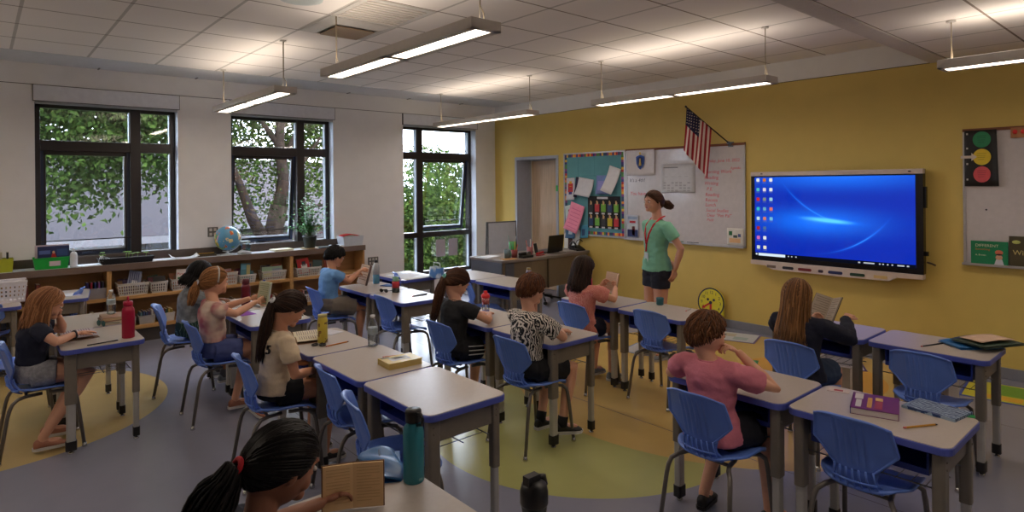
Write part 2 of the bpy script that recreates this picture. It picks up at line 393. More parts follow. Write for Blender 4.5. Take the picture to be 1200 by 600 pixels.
# ================================================================ light fixtures
warm = (255,238,220)
def fixture(proto, loc, L, zceil, label):
    e = empty('pendant_light', loc, 0, label, 'ceiling light', 'suspended linear lights')
    w = .105; h = .055
    MB().box((-w,0,.002),(w,L,h)).box((-w,0,-.006),(w,.03,.004)).box((-w,L-.03,-.006),(w,L,.004)).box((-w,0,-.006),(-.054,L,.004)).box((.054,0,-.006),(w,L,.004)).box((-w,L/2-.035,-.006),(w,L/2+.035,.004)).build('housing', mat('fixture_metal', (206,198,188), .45), e, bevel=.002)
    for y0, y1 in ((.03,L/2-.035),(L/2+.035,L-.03)): MB().quad((-.066,y0,.0),(-.066,y1,.0),(.066,y1,.0),(.066,y0,.0)).build('diffuser', emis('lamp_down', warm, LAMP_DOWN), e)
    MB().quad((-.08,.04,h+.004),(.08,.04,h+.004),(.08,L-.04,h+.004),(-.08,L-.04,h+.004)).build('uplight', emis('lamp_up', warm, LAMP_UP), e)
    zc = zceil-loc[2]
    wire = mat('hanger_cable', (150,135,110), .5)
    for y in (.06, L-.06):
        c = MB().tube([(0,y,h),(0,y,zc)], .0022, 5).tube([(.03,y,h),(.028,y,h+.05),(.004,y,h+.09),(.006,y,zc)], .0035, 5)
        c = c.build('hanger', wire, e)
        MB().lathe([(.03,zc-.012),(.03,zc)], 12, (0,y,0)).build('canopy', mat('canopy_white', (200,195,188), .5), c)
LAMP_DOWN, LAMP_UP = 3.3, 1.35
fixture(0, (2.12,2.66,2.6), 1.95, ZC, 'large near hanging light, centre top, in front of the windows')
fixture(0, (2.12,5.60,2.6), 1.95, ZC, 'hanging light in front of the left and middle windows')
fixture(0, (5.14,2.53,2.6), 1.98, ZC, 'hanging light above the teacher and the whiteboard')
fixture(0, (5.14,5.55,2.6), 2.05, ZC, 'farthest hanging light near the corner, above the right window')
fixture(0, (5.14,-.75,2.525), 2.05, ZL, 'hanging light at the right edge below the lower ceiling')
for x, y, l in ((-.90,2.66,'added unseen hanging light over the front left desks, left of the frame'),(-.90,5.60,'added unseen hanging light over the left bookcase, left of the frame'),(2.12,-.55,'added unseen hanging light just above and behind the viewpoint')):  # unseen pendants continuing the lamp rows, added to raise the ambient light
    fixture(0, (x,y,2.6 if y > 0 else 2.5), 1.95, ZC if y > 0 else ZL, l)
# ceiling vent, grille, round speaker
e = empty('ceiling_vent', (2.38,4.89,ZC), 0, 'square ceiling diffuser with a brown inner plate', 'vent')
MB().prism(rrect(-.295,-.295,.295,.295,.005), -.006, -.001).build('frame', mat('vent_white', (200,196,190), .5), e)
MB().prism(rrect(-.17,-.17,.17,.17,.01), -.045, -.035).build('inner_plate', mat('vent_plate', (150,128,104), .5), e, bevel=.004)
mb = MB()
for s_ in (1,):
    q = [(-.27,-.27),(.27,-.27),(.27,.27),(-.27,.27)]; r = [(-.19,-.19),(.19,-.19),(.19,.19),(-.19,.19)]
    mb.add([(x,y,-.006) for x,y in q]+[(x,y,-.030) for x,y in r], [(i,(i+1)%4,4+(i+1)%4,4+i) for i in range(4)])
mb.build('cone', _M['vent_white'], e, solid=.003)
e = empty('ceiling_grille', (2.38,4.28,ZC), 0, 'slotted return grille in the ceiling beside the near light', 'vent')
MB().prism(rrect(-.295,-.295,.295,.295,.005), -.005, -.001).build('frame', _M['vent_white'], e)
for i in range(9): MB().box((-.25,-.24+i*.058,-.012),(.25,-.24+i*.058+.022,-.005)).build('slat', mat('slat_beige', (214,206,196), .5), e)
e = MB().lathe([(.0,-.018),(.10,-.02),(.15,-.012),(.155,-.001)], 28).build('ceiling_speaker', mat('speaker_white', (196,204,204), .5), loc=(1.74,4.30,ZC))
tag(e, 'round white speaker on the ceiling at the top edge', 'speaker')
# world and sun-free overcast sky
w = bpy.data.worlds.new('world'); SC.world = w; w.use_nodes = True
bg = w.node_tree.nodes['Background']
t = w.node_tree
tc = N(t, 'ShaderNodeTexCoord'); no = N(t, 'ShaderNodeTexNoise'); no.inputs['Scale'].default_value = 2.2; no.inputs['Detail'].default_value = 5
t.links.new(tc.outputs['Generated'], no.inputs['Vector'])
r = N(t, 'ShaderNodeValToRGB'); r.color_ramp.elements[0].position = .35; r.color_ramp.elements[0].color = (.60,.74,1,1); r.color_ramp.elements[1].position = .65; r.color_ramp.elements[1].color = (.84,.91,1,1)
t.links.new(no.outputs['Fac'], r.inputs[0]); t.links.new(r.outputs[0], bg.inputs[0]); bg.inputs[1].default_value = 4.3
# ================================================================ student desk and chair
top_m = mat('desk_laminate', (186,176,168), .32, noise_amt=.03, noise_scale=60)
edge_m = mat('desk_blue_edge', (80,92,178), .4)
leg_m = mat('desk_leg_brown', (122,114,102), .45, metal=.05)
chrome = mat('chrome', (200,200,198), .18, 1)
leg_silver = mat('leg_silver', (186,184,178), .35, .35)
foot_m = mat('black_foot', (30,28,28), .5)
bin_m = mat('desk_bin_blue', (34,54,140), .45)
wire_m = mat('grey_wire', (120,122,126), .35, .8)
DX, DY, DH = .48, .655, .69
def outline(ins):
    # student edge slightly bowed in, far corners cut more
    r = .05-ins*.5
    return rrect(-DX/2+ins, -DY/2+ins, DX/2-ins, DY/2-ins, r, 5)
def make_desk():
    e = empty('student_desk', (0,0,0), 0, 'desk', 'desk', 'student desks set out in rows')
    MB().prism(outline(.004), DH-.022, DH).build('tabletop', top_m, e, bevel=.002)
    MB().prism(outline(0), DH-.034, DH-.003).build('edge_band', edge_m, e, bevel=.004)
    # under-frame: side aprons and the far apron
    a, b = DX/2-.055, DY/2-.05
    MB().box((-a,-b-.008,DH-.145),(a,-b+.012,DH-.034)).build('side_panel', leg_m, e, bevel=.003)
    MB().box((-a,b-.012,DH-.145),(a,b+.008,DH-.034)).build('side_panel', leg_m, e, bevel=.003)
    MB().box((a-.005,-b,DH-.145),(a+.012,b,DH-.034)).build('front_panel', leg_m, e, bevel=.003)
    # book box
    mb = MB().box((-a+.01,-b+.05,DH-.150),(a-.01,b-.05,DH-.142)).box((a-.02,-b+.05,DH-.15),(a-.012,b-.05,DH-.05))
    mb.box((-a+.01,-b+.042,DH-.15),(a-.012,-b+.05,DH-.05)).box((-a+.01,b-.05,DH-.15),(a-.012,b-.042,DH-.05)).box((-a+.008,-b+.05,DH-.15),(-a+.014,b-.05,DH-.125))
    mb.build('book_box', bin_m, e)
    w = MB(); 
    for y in [-b+.06+i*(2*b-.12)/8 for i in range(9)]: w.tube([(-a+.02,y,DH-.205),(a-.03,y,DH-.205)], .0022, 4)
    for x in (-a+.02, 0, a-.03): w.tube([(x,-b+.01,DH-.2),(x,b-.01,DH-.2)], .0032, 5)
    w.build('wire_shelf', wire_m, e)
    for sx in (-1,1):
        for sy in (-1,1):
            x, y = sx*a, sy*b
            lx, ly = (.033,.024) if sx < 0 else (.022,.024)
            L = MB().prism(rrect(x-lx,y-ly,x+lx,y+ly,.012,3), .325, DH-.034)
            for z in (DH-.07, DH-.10): L.ball((x-lx*.2, y-ly*1.0*1 if sy<0 else y+ly, z), .005, 6)
            L = L.build('leg', leg_m, e)
            t = MB().prism(rrect(x-lx*.78,y-ly*.8,x+lx*.78,y+ly*.8,.01,3), .075, .33)
            for k in range(7): t.box((x+lx*.78,y-.004,.12+k*.026),(x+lx*.78+.001,y+.004,.132+k*.026), 1)
            t.build('inner_tube', [leg_silver, foot_m], L)
            MB().prism(rrect(x-lx*.95,y-ly,x+lx*.95,y+ly,.012,3), .022, .082).lathe([(.006,.006),(.006,.022)], 8, (x,y,0)).lathe([(.016,0),(.018,.004),(.012,.010),(.006,.012)], 12, (x,y,0), 1).build('foot', [foot_m, chrome], L)
    return e
chair_blue = mat('chair_blue_plastic', (100,136,222), .36, noise_amt=.03, noise_scale=8)
chair_leg = mat('chair_leg_tube', (110,104,98), .35, .3)
def smooth(a, b, x):
    t = max(0, min(1, (x-a)/(b-a))); return t*t*(3-2*t)
def make_chair():
    """origin at the floor under the middle of the seat, facing +x; seat .42 m high"""
    e = empty('student_chair', (0,0,0), 0, 'chair', 'chair', 'blue plastic student chairs')
    # backrest sheet
    def back(u, v):
        t = v
        hw = .075+.100*min(1,t/.40)-.024*max(0,(t-.40)/.60)
        hw *= 1-.05*smooth(.95,1,t)
        s = (u*2-1); y = s*hw
        z = .500+t*.250-.028*abs(s)**3*smooth(.85,1,t)+.0*s
        x = -.185-.03*t-.045*t*t
        x += .045*(abs(s)**2)*(.35+.65*smooth(.0,.4,t))
        g = 0
        if abs(y) < .07 and .06 < t < .94:
            g = .0075*(1-math.cos(2*PI*y/.026))*.5*smooth(.06,.2,t)*(1-smooth(.84,.94,t))
        # rolled rim
        rim = smooth(.90,1,abs(s))+smooth(.93,1,t)
        return (x-g-.012*min(1,rim), y, z)
    mb = MB().grid(back, 56, 26)
    bk = mb.build('backrest', chair_blue, e); m = bk.modifiers.new('s','SOLIDIFY'); m.thickness = .009; m.offset = 0
    # neck between backrest and seat with a rib lattice behind it
    def neck(u, v):
        s = u*2-1; hw = .135-.03*math.sin(PI*v)-.04*v
        a = v*PI/2
        x = -.130-.055*math.sin(a); z = .418+.09*(1-math.cos(a))
        return (x+.03*s*s*(1-v*.3), s*hw, z+.004*abs(s))
    nk = MB().grid(neck, 16, 10).build('neck', chair_blue, e, solid=.008)
    rb = MB()
    for i in range(7):
        y = -.096+i*.032
        pts = []
        for k in range(7):
            a = k/6*PI/2; pts.append((-.140-.064*math.sin(a)+.03*(y/.12)**2, y*(1-.2*k/6), .407+.105*(1-math.cos(a))))
        rb.tube(pts, .005, 4)
    for k in (2,4):
        a = k/6*PI/2
        rb.tube([(-.142-.066*math.sin(a)+.03*(y/.12)**2, y*.9, .405+.105*(1-math.cos(a))) for y in (-.10,-.05,0,.05,.10)], .005, 4)
    rb.build('rib_lattice', chair_blue, nk)
    # seat dish
    def seat(u, v):
        s = u*2-1; q = v*2-1
        hw = .188*(1-.16*smooth(.3,1,-q))*(1-.12*smooth(.7,1,q)); L = .185
        n = (abs(s)**4+abs(q)**4)**.25 if (s or q) else 0
        k = 1 if n == 0 else max(abs(s),abs(q))/n
        x = q*L*k*1.0+.01; y = s*hw*(.35+.65*k)
        z = .412+.022*(s*s)*(1-.4*smooth(0,1,q))+.010*smooth(.2,.9,-q)-.028*smooth(.62,1,q)+.006*math.cos(q*2)
        return (x, y, z)
    MB().grid(seat, 18, 18).build('seat', chair_blue, e, solid=.010)
    # tube legs: each bends out from under the seat
    for sy in (-1,1):
        for sx in (-1,1):
            if sx < 0: pts = [(-.02,sy*.10,.388),(-.10,sy*.115,.388),(-.145,sy*.135,.383),(-.175,sy*.16,.362),(-.19,sy*.168,.33),(-.20,sy*.172,.29),(-.245,sy*.19,.014)]
            else: pts = [(.02,sy*.10,.388),(.10,sy*.12,.388),(.135,sy*.145,.383),(.155,sy*.165,.362),(.163,sy*.168,.33),(.168,sy*.172,.29),(.20,sy*.185,.014)]
            L = MB().tube(pts, .0115, 8).build('leg', chair_leg, e)
            f = pts[-1]
            MB().lathe([(.012,0),(.016,.004),(.014,.014),(.011,.03)], 10, (f[0],f[1],0)).build('glide', chrome, L)
    MB().tube([(-.10,-.115,.388),(-.10,.115,.388)], .009, 6).tube([(.10,-.12,.388),(.10,.12,.388)], .009, 6).tube([(-.10,0,.388),(.10,0,.388)], .009, 6).build('seat_frame', chair_leg, e)
    return e
desk0, chair0 = make_desk(), make_chair()
bpy.context.view_layer.update(); index_kids()
du, cu_ = [], []
DESKS = [  # x of the student edge, y of the near edge, label
 (.395,4.93,'desk with the tall red water bottle and black pencil at the left'),
 (.395,5.60,'desk behind the red bottle desk, holding the brown books and clear bottle at the left'),
 (.73,1.38,'foreground desk at the bottom edge with the teal steel bottle and open book'),
 (1.53,2.37,'bare desk in the front centre with nothing on its top'),
 (1.53,3.035,'desk with the yellow paperback and orange pencil stub'),
 (1.53,3.70,'desk with the yellow patterned flask and the black scissors'),
 (1.53,4.78,'desk in front of the ponytail girl in the pink tie-dye shirt'),
 (1.53,5.445,'desk with the dark red flask and small blue bottle, near the bookcase'),
 (2.81,2.87,'desk where the boy in the black and white patterned shirt sits'),
 (2.81,3.535,'desk with the red and clear tumbler, used by the girl in black'),
 (2.84,4.79,'desk with the green and red jar and a pair of glasses'),
 (2.84,5.455,'desk with the blue and white bottle, boy in light blue shirt'),
 (3.52,5.95,'small desk below the right window with white papers and a blue bag beside it'),
 (4.10,4.76,'empty desk just in front of the grey teacher desk, nearer of two'),
 (4.12,5.425,'empty desk beside the right window and teacher desk, farther of two'),
 (4.04,3.375,'desk where the long-haired girl in the coral blouse holds a book'),
 (4.03,2.70,'desk in front of the teacher with a small teal cup on it'),
 (2.85,1.37,'desk where the boy in the pink shirt leans on his elbows'),
 (2.85,.70,'near right desk with the purple book and blue patterned notebook'),
 (4.40,1.57,'desk by the yellow wall where the girl in navy reads'),
 (4.41,.895,'desk by the yellow wall with blue and green folders on top'),
]
for i, (x, y, l) in enumerate(DESKS):
    place(desk0, du, (x+DX/2, y+DY/2, 0), 0, l)
place(desk0, du, (.05,7.42,0), 0, 'desk in front of the left bookcase, below the white laundry-style basket')
place(desk0, du, (.60,7.52,0), math.radians(-8), 'second desk before the left bookcase, right of the white basket')
CH = [  # seat centre x, y, turn in degrees, label
 (.33,5.24,0,'blue chair under the girl in the navy shirt at the far left'),
 (.22,5.95,0,'blue chair mostly hidden behind the navy shirt girl at the left'),
 (.52,1.62,0,'blue chair under the dark-haired girl in the foreground'),
 (1.55,2.66,-19,'empty blue chair pushed under the bare front desk, nearer of two seen edge-on'),
 (1.66,3.24,-8,'empty blue chair at the yellow paperback desk, farther of two seen edge-on'),
 (1.39,3.80,-6,'blue chair under the ponytail girl in the cream shirt'),
 (1.40,5.04,-2,'blue chair under the girl in pink tie-dye'),
 (1.36,5.90,-14,'light blue chair back to the left of the pink tie-dye girl, under the dark-haired child'),
 (2.83,3.08,0,'blue chair under the boy in the black and white patterned shirt'),
 (2.76,3.80,0,'blue chair under the girl in the black shirt with white stripes'),
 (2.98,5.02,0,'empty blue chair at the desk with the green and red jar'),
 (2.70,5.90,-4,'blue chair under the boy in the light blue shirt'),
 (3.80,6.10,-25,'blue chair at the small desk below the right window'),
 (4.08,5.13,-28,'blue chair behind the red and clear tumbler, at the empty desk'),
 (3.98,3.62,0,'blue chair under the girl in the coral blouse'),
 (4.19,2.97,0,'empty blue chair in front of the standing teacher'),
 (2.80,1.67,0,'blue chair under the boy in the pink shirt'),
 (3.02,1.05,0,'empty blue chair at the near right desk with the purple book'),
 (4.05,1.80,0,'blue chair under the girl in navy by the yellow wall'),
 (4.36,1.17,0,'empty blue chair at the desk with the folders'),
 (.02,7.32,84,'blue chair back at the left frame edge before the bookcase'),
 (.54,7.58,165,'blue chair seen from the side at the end of the desk before the bookcase'),
]
for x, y, r, l in CH: place(chair0, cu_, (x, y, 0), math.radians(r), l)
# ================================================================ bookcase along the window wall
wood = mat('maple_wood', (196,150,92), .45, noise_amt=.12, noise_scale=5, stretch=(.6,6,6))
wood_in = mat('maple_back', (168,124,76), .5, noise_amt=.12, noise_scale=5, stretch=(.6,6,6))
grey_top = mat('grey_laminate_counter', (206,212,222), .3)
band = mat('counter_edge_brown', (120,100,88), .45)
kick = mat('dark_kick', (74,68,66), .6)
YF, ZT = 8.0, .90
UN = [(-.93,1.075,'left wooden bookcase unit under the left window'),(1.075,3.085,'middle wooden bookcase unit with white book baskets'),(3.085,4.13,'right wooden bookcase unit behind the boy in light blue')]
for x0, x1, l in UN:
    e = empty('bookcase', (x0, YF, 0), 0, l, 'bookcase', 'bookcase units under the windows'); W = x1-x0
    MB().box((0,0,0),(.022,.288,.828)).build('side_panel', wood, e, bevel=.002)
    MB().box((W-.022,0,0),(W,.288,.828)).build('side_panel', wood, e, bevel=.002)
    MB().box((.022,.004,.50),(W-.022,.28,.535)).build('shelf', wood, e, bevel=.002)
    MB().box((.022,.004,.155),(W-.022,.28,.195)).build('shelf', wood, e, bevel=.002)
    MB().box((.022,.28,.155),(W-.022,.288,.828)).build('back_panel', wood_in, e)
    MB().box((.022,.05,0),(W-.022,.065,.155)).build('kick_board', kick, e)
e = empty('worktop', (1.6,YF,.83), 0, 'long grey counter top with a brown front edge running over the bookcases', 'worktop')
MB().box((-2.55,.012,.0),(2.535,.289,.069)).build('slab', grey_top, e)
MB().box((-2.55,-.012,0),(2.54,.012,.07)).build('front_edge', band, e, bevel=.003)
MB().box((-2.55,.289,.0),(2.54,.299,.16)).build('backsplash', mat('backsplash_brown', (84,72,64), .6), e, bevel=.002)

# ---------------------------------------------------------------- small object builders
def basket(loc, w, d, h, rz, label, c=(214,208,200), name='book_basket', cat='basket', group='white baskets in the bookcase', rows=3, cols=9, hole=(92,80,70)):
    e = empty(name, loc, rz, label, cat, group); t = .88
    m = mat('basket_%d_%d_%d' % c, c, .5); k = mat('gap_%d_%d_%d' % hole, hole, .8)
    o_ = MB()
    def P(u, v, s_):   # point on side s_, u along, v up
        f = t+(1-t)*v; hw, hd = w/2*f, d/2*f
        return {0:(-hw+2*hw*u,-hd,v*h),1:(hw,-hd+2*hd*u,v*h),2:(hw-2*hw*u,hd,v*h),3:(-hw,hd-2*hd*u,v*h)}[s_]
    for s_ in range(4):
        n = cols if s_ % 2 == 0 else max(3, int(cols*d/w))
        us = [0]; g = 1/n
        for r in range(rows+1):     # solid horizontal bands
            v0 = .0 if r == 0 else .08+r*.78/rows-.03
            v1 = .11 if r == 0 else v0+.06
            if r == rows: v0, v1 = .82, 1
            o_.quad(P(0,v0,s_),P(1,v0,s_),P(1,v1,s_),P(0,v1,s_))
        for i in range(n+1):
            a0 = max(0, i*g-.22*g); a1 = min(1, i*g+.22*g)
            o_.quad(P(a0,.1,s_),P(a1,.1,s_),P(a1,.84,s_),P(a0,.84,s_))
    o_.build('lattice_wall', m, e, solid=.004)
    MB().prism([(-w/2*t,-d/2*t),(w/2*t,-d/2*t),(w/2*t,d/2*t),(-w/2*t,d/2*t)], 0, .005).build('base', m, e)
    r = .007; q = [(-w/2,-d/2,h),(w/2,-d/2,h),(w/2,d/2,h),(-w/2,d/2,h),(-w/2,-d/2,h)]
    MB().tube(q, r, 6).build('rim', m, e)
    return e
_bk = {}
def book(loc, w, h, t, rz, tilt, c, label, group=None, page=(226,214,190), cover=None, stand=True, roll=0):
    """stand: spine vertical; cover faces -y (before rz); w wide, h tall, t thick"""
    e = bpy.data.objects.new('book', None); COL.objects.link(e); e.location = loc; e.empty_display_size = .05
    e.rotation_euler = Euler((tilt, roll, rz)); tag(e, label, 'book', group)
    cm = mat('cover_%d_%d_%d' % c, c, .4); pm = mat('pages_%d_%d_%d' % page, page, .8)
    MB().box((-w/2,-t/2,0),(w/2,-t/2+.0015,h)).box((-w/2,t/2-.0015,0),(w/2,t/2,h)).box((-w/2,-t/2,0),(-w/2+.0015,t/2,h)).build('cover', cm, e)
    MB().box((-w/2+.0015,-t/2+.0015,.002),(w/2-.003,t/2-.0015,h-.002)).build('pages', pm, e)
    return e
def bottle(name, loc, prof, mats, mis, label, cat='water bottle', n=20, extra=None, body='body'):
    e = empty(name, loc, 0, label, cat)
    # prof is split into runs of equal material -> parts
    runs = []; 
    for i in range(len(prof)-1):
        if runs and runs[-1][0] == mis[i]: runs[-1][1].append(prof[i+1])
        else: runs.append((mis[i], [prof[i], prof[i+1]]))
    for k, (mi, pr) in enumerate(runs):
        pn, mm = mats[mi]
        MB().lathe(pr, n).build(pn, mm, e)
    return e
COVERS = [(150,50,44),(60,76,120),(196,170,90),(70,104,80),(180,110,66),(92,70,104),(206,200,188),(66,62,64),(160,124,92),(96,132,146),(130,60,76),(206,160,158),(90,60,50),(176,168,156)]
# upper shelf baskets
BS = [(1.31,.30,.13),(1.565,.17,.12),(1.78,.17,.125),(1.98,.17,.12),(2.16,.15,.13),(2.345,.155,.15),(2.545,.20,.10),(2.88,.30,.115),(3.335,.34,.115)]
WHERE = ['first from the left, with the striped magazine','second from the left','third from the left, with the red lettered book','fourth from the left, behind the dark-haired child','fifth from the left, behind the pink tie-dye girl','sixth, a tall narrow one','seventh, low with a blue picture book','eighth, wide one behind the dark red flask','ninth, with the red comic']
for i, (x, w, h) in enumerate(BS):
    basket((x,YF+.13,.536), w, .2, h, 0, 'white slotted basket on the upper shelf, '+WHERE[i], cols=max(6,int(w/.022)), rows=3)
    n = max(3, int(w/.05)+1); lb = 'children\'s book standing in the upper shelf basket, '+WHERE[i].split(',')[0]
    for k in range(n):
        hh = rnd.uniform(.15,.19) if h > .11 else rnd.uniform(.13,.17); bw = rnd.uniform(.10,.13)
        xx = x-w/2+.03+bw/2*.6+(w-.06-bw*.6)*(((k*2) % n)/max(1,n-1) if n > 1 else .5)
        book((xx, YF+.18-.09*k/(n-1), .545), bw, hh, rnd.uniform(.008,.016), rnd.uniform(-.35,.35), rnd.uniform(-.2,-.05), rnd.choice(COVERS), lb, 'books in basket %d of the upper shelf' % (i+1), roll=rnd.uniform(-.14,.14))
# face-out books that show
def face_book(x, y, z, w, h, c, label, tilt=-.25, rz=0, roll=0, art=None):
    e = book((x,y,z), w, h, .008, rz, tilt, c, label, roll=roll)
    if art:
        for (a0,b0,a1,b1,cc) in art:
            MB().box((a0*w-w/2,-.0052,b0*h),(a1*w-w/2,-.004,b1*h)).build('cover_art', mat('art_%d_%d_%d' % cc, cc, .6), e)
    return e
face_book(1.31,YF+.055,.64,.13,.17,(150,156,176),'grey-blue striped magazine leaning out of the first white basket',-.3,.1,.25,[(.1+.16*k,.1,.16+.16*k,.9,(70,76,110)) for k in range(5)]+[(.3,.05,.75,.35,(225,225,225))])
e = face_book(1.80,YF+.028,.60,.13,.18,(232,222,214),'white book with red letters leaning from the third white basket',-.12,0,.05,[(.1,.05,.9,.3,(220,70,50)),(.1,.35,.5,.5,(80,150,90))])
text('Pirate', .045, Matrix.Translation((-.058,-.006,.11)) @ Matrix.Rotation(PI/2,4,'X'), mat('red_ink', (196,36,48), .6), e)
face_book(2.52,YF+.06,.59,.12,.19,(82,132,140),'blue-green picture book standing in the low basket right of centre',-.1,0,.06,[(.6,.1,.95,.9,(190,180,120)),(.05,.6,.55,.9,(110,170,190))])
face_book(2.86,YF+.06,.57,.26,.14,(150,176,150),'pale green picture book in the wide basket behind the dark red flask',-.15,0,0,[(.05,.1,.45,.6,(214,206,90)),(.5,.1,.95,.8,(140,150,160))])
face_book(3.28,YF+.05,.58,.16,.20,(196,38,34),'red comic book with a white figure in the rightmost basket',-.15,0,-.12,[(.3,.05,.8,.6,(226,220,212)),(.4,.5,.7,.8,(60,50,50))])
face_book(3.46,YF+.07,.58,.13,.16,(74,96,92),'dark grey-green book beside the red comic in the rightmost basket',-.15,0,.1)
face_book(3.63,YF+.1,.536,.14,.2,(140,70,50),'brown picture book standing beside the rightmost basket',-.12,.5)
# left unit contents
def tub(loc, w, d, h, rz, label, c, cat='bin', name='storage_bin', group=None, lid=None):
    e = empty(name, loc, rz, label, cat, group); m = mat('tub_%d_%d_%d' % c, c, .4)
    o_ = MB(); t = .9
    A = [(-w/2*t,-d/2*t),(w/2*t,-d/2*t),(w/2*t,d/2*t),(-w/2*t,d/2*t)]; B = [(-w/2,-d/2),(w/2,-d/2),(w/2,d/2),(-w/2,d/2)]
    o_.add([(x,y,0) for x,y in A]+[(x,y,h) for x,y in B], [(3,2,1,0)]+[(i,(i+1)%4,4+(i+1)%4,4+i) for i in range(4)])
    o_.build('tub', m, e, solid=.004)
    MB().tube([(x,y,h) for x,y in B]+[(B[0][0],B[0][1],h)], .006, 6).build('rim', m, e)
    return e
tub((.955,YF+.12,.536), .20,.18,.11,0,'grey plastic tub with papers on the upper shelf of the left unit', (150,146,150))
for k in range(5): book((.885+k*.035,YF+.12,.545), .12,.17,.02, PI/2,0, [(60,50,110),(150,40,60),(44,60,120),(110,60,120),(60,60,90)][k], 'book standing in the grey tub of the left bookcase unit', 'books in the grey tub')
for k in range(16):
    book((-.75+k*.085+(.01*(k%3)),YF+.1,.536), .15, rnd.uniform(.16,.22), rnd.uniform(.02,.04), PI/2+rnd.uniform(-.05,.05), 0, rnd.choice([(70,50,46),(50,44,60),(96,70,52),(120,56,44),(60,70,60)]), 'dark book on the upper shelf of the left bookcase unit', 'dark books in the left unit')
# lower shelf: bins, baskets and flat piles
LOW = [(1.25,'clear bin of flat books, lower shelf, leftmost'),(1.44,'clear bin of flat books on the lower shelf behind the red bottle'),(1.64,'bin of books on the lower shelf beside the light blue chair back')]
for i, (x, l) in enumerate(LOW):
    tub((x,YF+.13,.196), .16,.2,.09,0,l,(170,166,160) if i < 2 else (210,204,196))
    for k in range(5): 
        book((x-.055+k*.027,YF+.12,.203), .15,rnd.uniform(.12,.14),.018, PI/2,0, rnd.choice(COVERS), 'book standing in the %s bin of the lower shelf' % ('first','second','third')[i], 'books in low bin %d' % (i+1))
for i, x in enumerate((1.90,2.12,2.34,2.58,2.84,3.30)):
    l = 'white slotted basket on the lower shelf, %s' % ('first from the left','second from the left','third from the left','fourth from the left','fifth from the left, by the small blue bottle','sixth, in the right unit')[i]
    basket((x,YF+.13,.196), .19,.2,.10,0,l, c=(206,202,196), group='white baskets on the lower shelf', cols=8)
    for k in range(5): book((x-.07+k*.035,YF+.12,.203), .13,rnd.uniform(.13,.17),.018, PI/2,0, rnd.choice(COVERS), 'book standing in the %s basket of the lower shelf' % ('first','second','third','fourth','fifth','sixth')[i], 'books in low basket %d' % (i+1))
tub((3.63,YF+.12,.196), .2,.2,.11,0,'grey bin on the lower shelf of the right unit behind the boy', (150,140,130))
for k in range(22):
    x = -.8+k*.082
    book((x,YF+.1,.196), .15, rnd.uniform(.15,.22), rnd.uniform(.02,.045), PI/2+rnd.uniform(-.05,.05), 0, rnd.choice([(70,60,70),(50,54,70),(96,80,72),(80,56,54),(120,110,100)]), 'dark book on the lower shelf of the left bookcase unit', 'dark books low in the left unit')
# ---------------------------------------------------------------- things on the counter
yc = YF+.13
e = tub((.17,yc,ZT), .19,.15,.13,0,'yellow-green bin at the left end of the counter', (176,182,30))
for k in range(3): book((.12+k*.05,yc,ZT+.01), .12,.19,.016, PI/2,.0, [(60,56,50),(196,186,160),(40,44,40)][k], 'book standing in the yellow-green counter bin', 'books in the yellow-green bin')
e = tub((.575,yc,ZT), .30,.17,.115,0,'bright green bin with a white label and dark blue book on the counter', (22,168,60))
MB().box((-.02,-.0855,.03),(.075,-.083,.08)).build('label_card', mat('label_card', (206,190,196), .7), e, label='white label card')
b_ = face_book(.595,yc-.045,ZT+.02,.27,.215,(36,44,92),'dark blue picture book with a red figure standing in the green bin',-.05,0,0,[(.05,.62,.4,.8,(90,110,170)),(.6,.5,.95,.85,(52,80,130))])
MB().ball((.0,-.005,.15),(.012,.003,.016),10).add([(-.03,-.006,.06),(.035,-.006,.06),(.012,-.006,.14),(-.012,-.006,.14)],[(0,1,2,3)],1).build('cover_art', [mat('art_face', (214,170,140), .6), mat('art_red_cloak', (190,34,40), .6)], b_)
for k, (c, w) in enumerate(((( 222,206,214),.29),((60,60,80),.27),((190,130,120),.28))): book((.585,yc-.01+k*.03,ZT+.012), w,.235-.012*k,.014, 0,-.03, c, ['tall white-edged book behind the dark blue book in the green bin','dark book in the green bin','brown-pink book at the back of the green bin'][k])
white_pl = mat('white_plastic', (226,230,236), .35)
bottle('spray_bottle', (.765,YF+.06,ZT), [(.032,0),(.034,.01),(.034,.13),(.026,.155),(.013,.165),(.013,.20),(0.0,.203)], [('body',white_pl),('cap',mat('white_cap',(200,210,220),.4))], [0,0,0,0,1,1], 'white plastic bottle on the counter right of the green bin', 'bottle')
def sheet(name, loc, w, d, rz, c, label, cat='paper', n=1, curl=0, group=None):
    m = mat('sheet_%d_%d_%d' % c, c, .7); mb = MB()
    t = .0012*n
    def f(u, v): 
        x, y = (u-.5)*w, (v-.5)*d
        return (x, y, t+curl*(abs(2*u-1)**3)*(.5+.5*v)+.002*math.sin(9*u+3*v)*(curl > 0))
    mb.grid(f, 8, 6)
    if n > 1:
        mb = MB().box((-w/2,-d/2,0),(w/2,d/2,t)).box((-w/2+.004,-d/2+.003,t),(w/2-.002,d/2-.004,t+.0012))
        o_ = mb.build(name, m)
    else: o_ = mb.build(name, m, solid=.0012)
    o_.location = loc; o_.rotation_euler = (0,0,rz); return tag(o_, label, cat, group)
sheet('paper_pile', (.90,yc-.02,ZT), .22,.2,.05,(226,232,240),'white papers on the counter left of the plant tray', n=6)
e = empty('seedling_tray', (1.25,yc-.01,ZT), 0, 'black seedling tray with small green plants on the counter', 'plant tray')
MB().add([(-.24,-.09,0),(.24,-.09,0),(.24,.09,0),(-.24,.09,0),(-.265,-.105,.065),(.265,-.105,.065),(.265,.105,.065),(-.265,.105,.065)],[(3,2,1,0),(0,1,5,4),(1,2,6,5),(2,3,7,6),(3,0,4,7)]).build('tray', mat('black_tray', (24,26,30), .4), e, solid=.004)
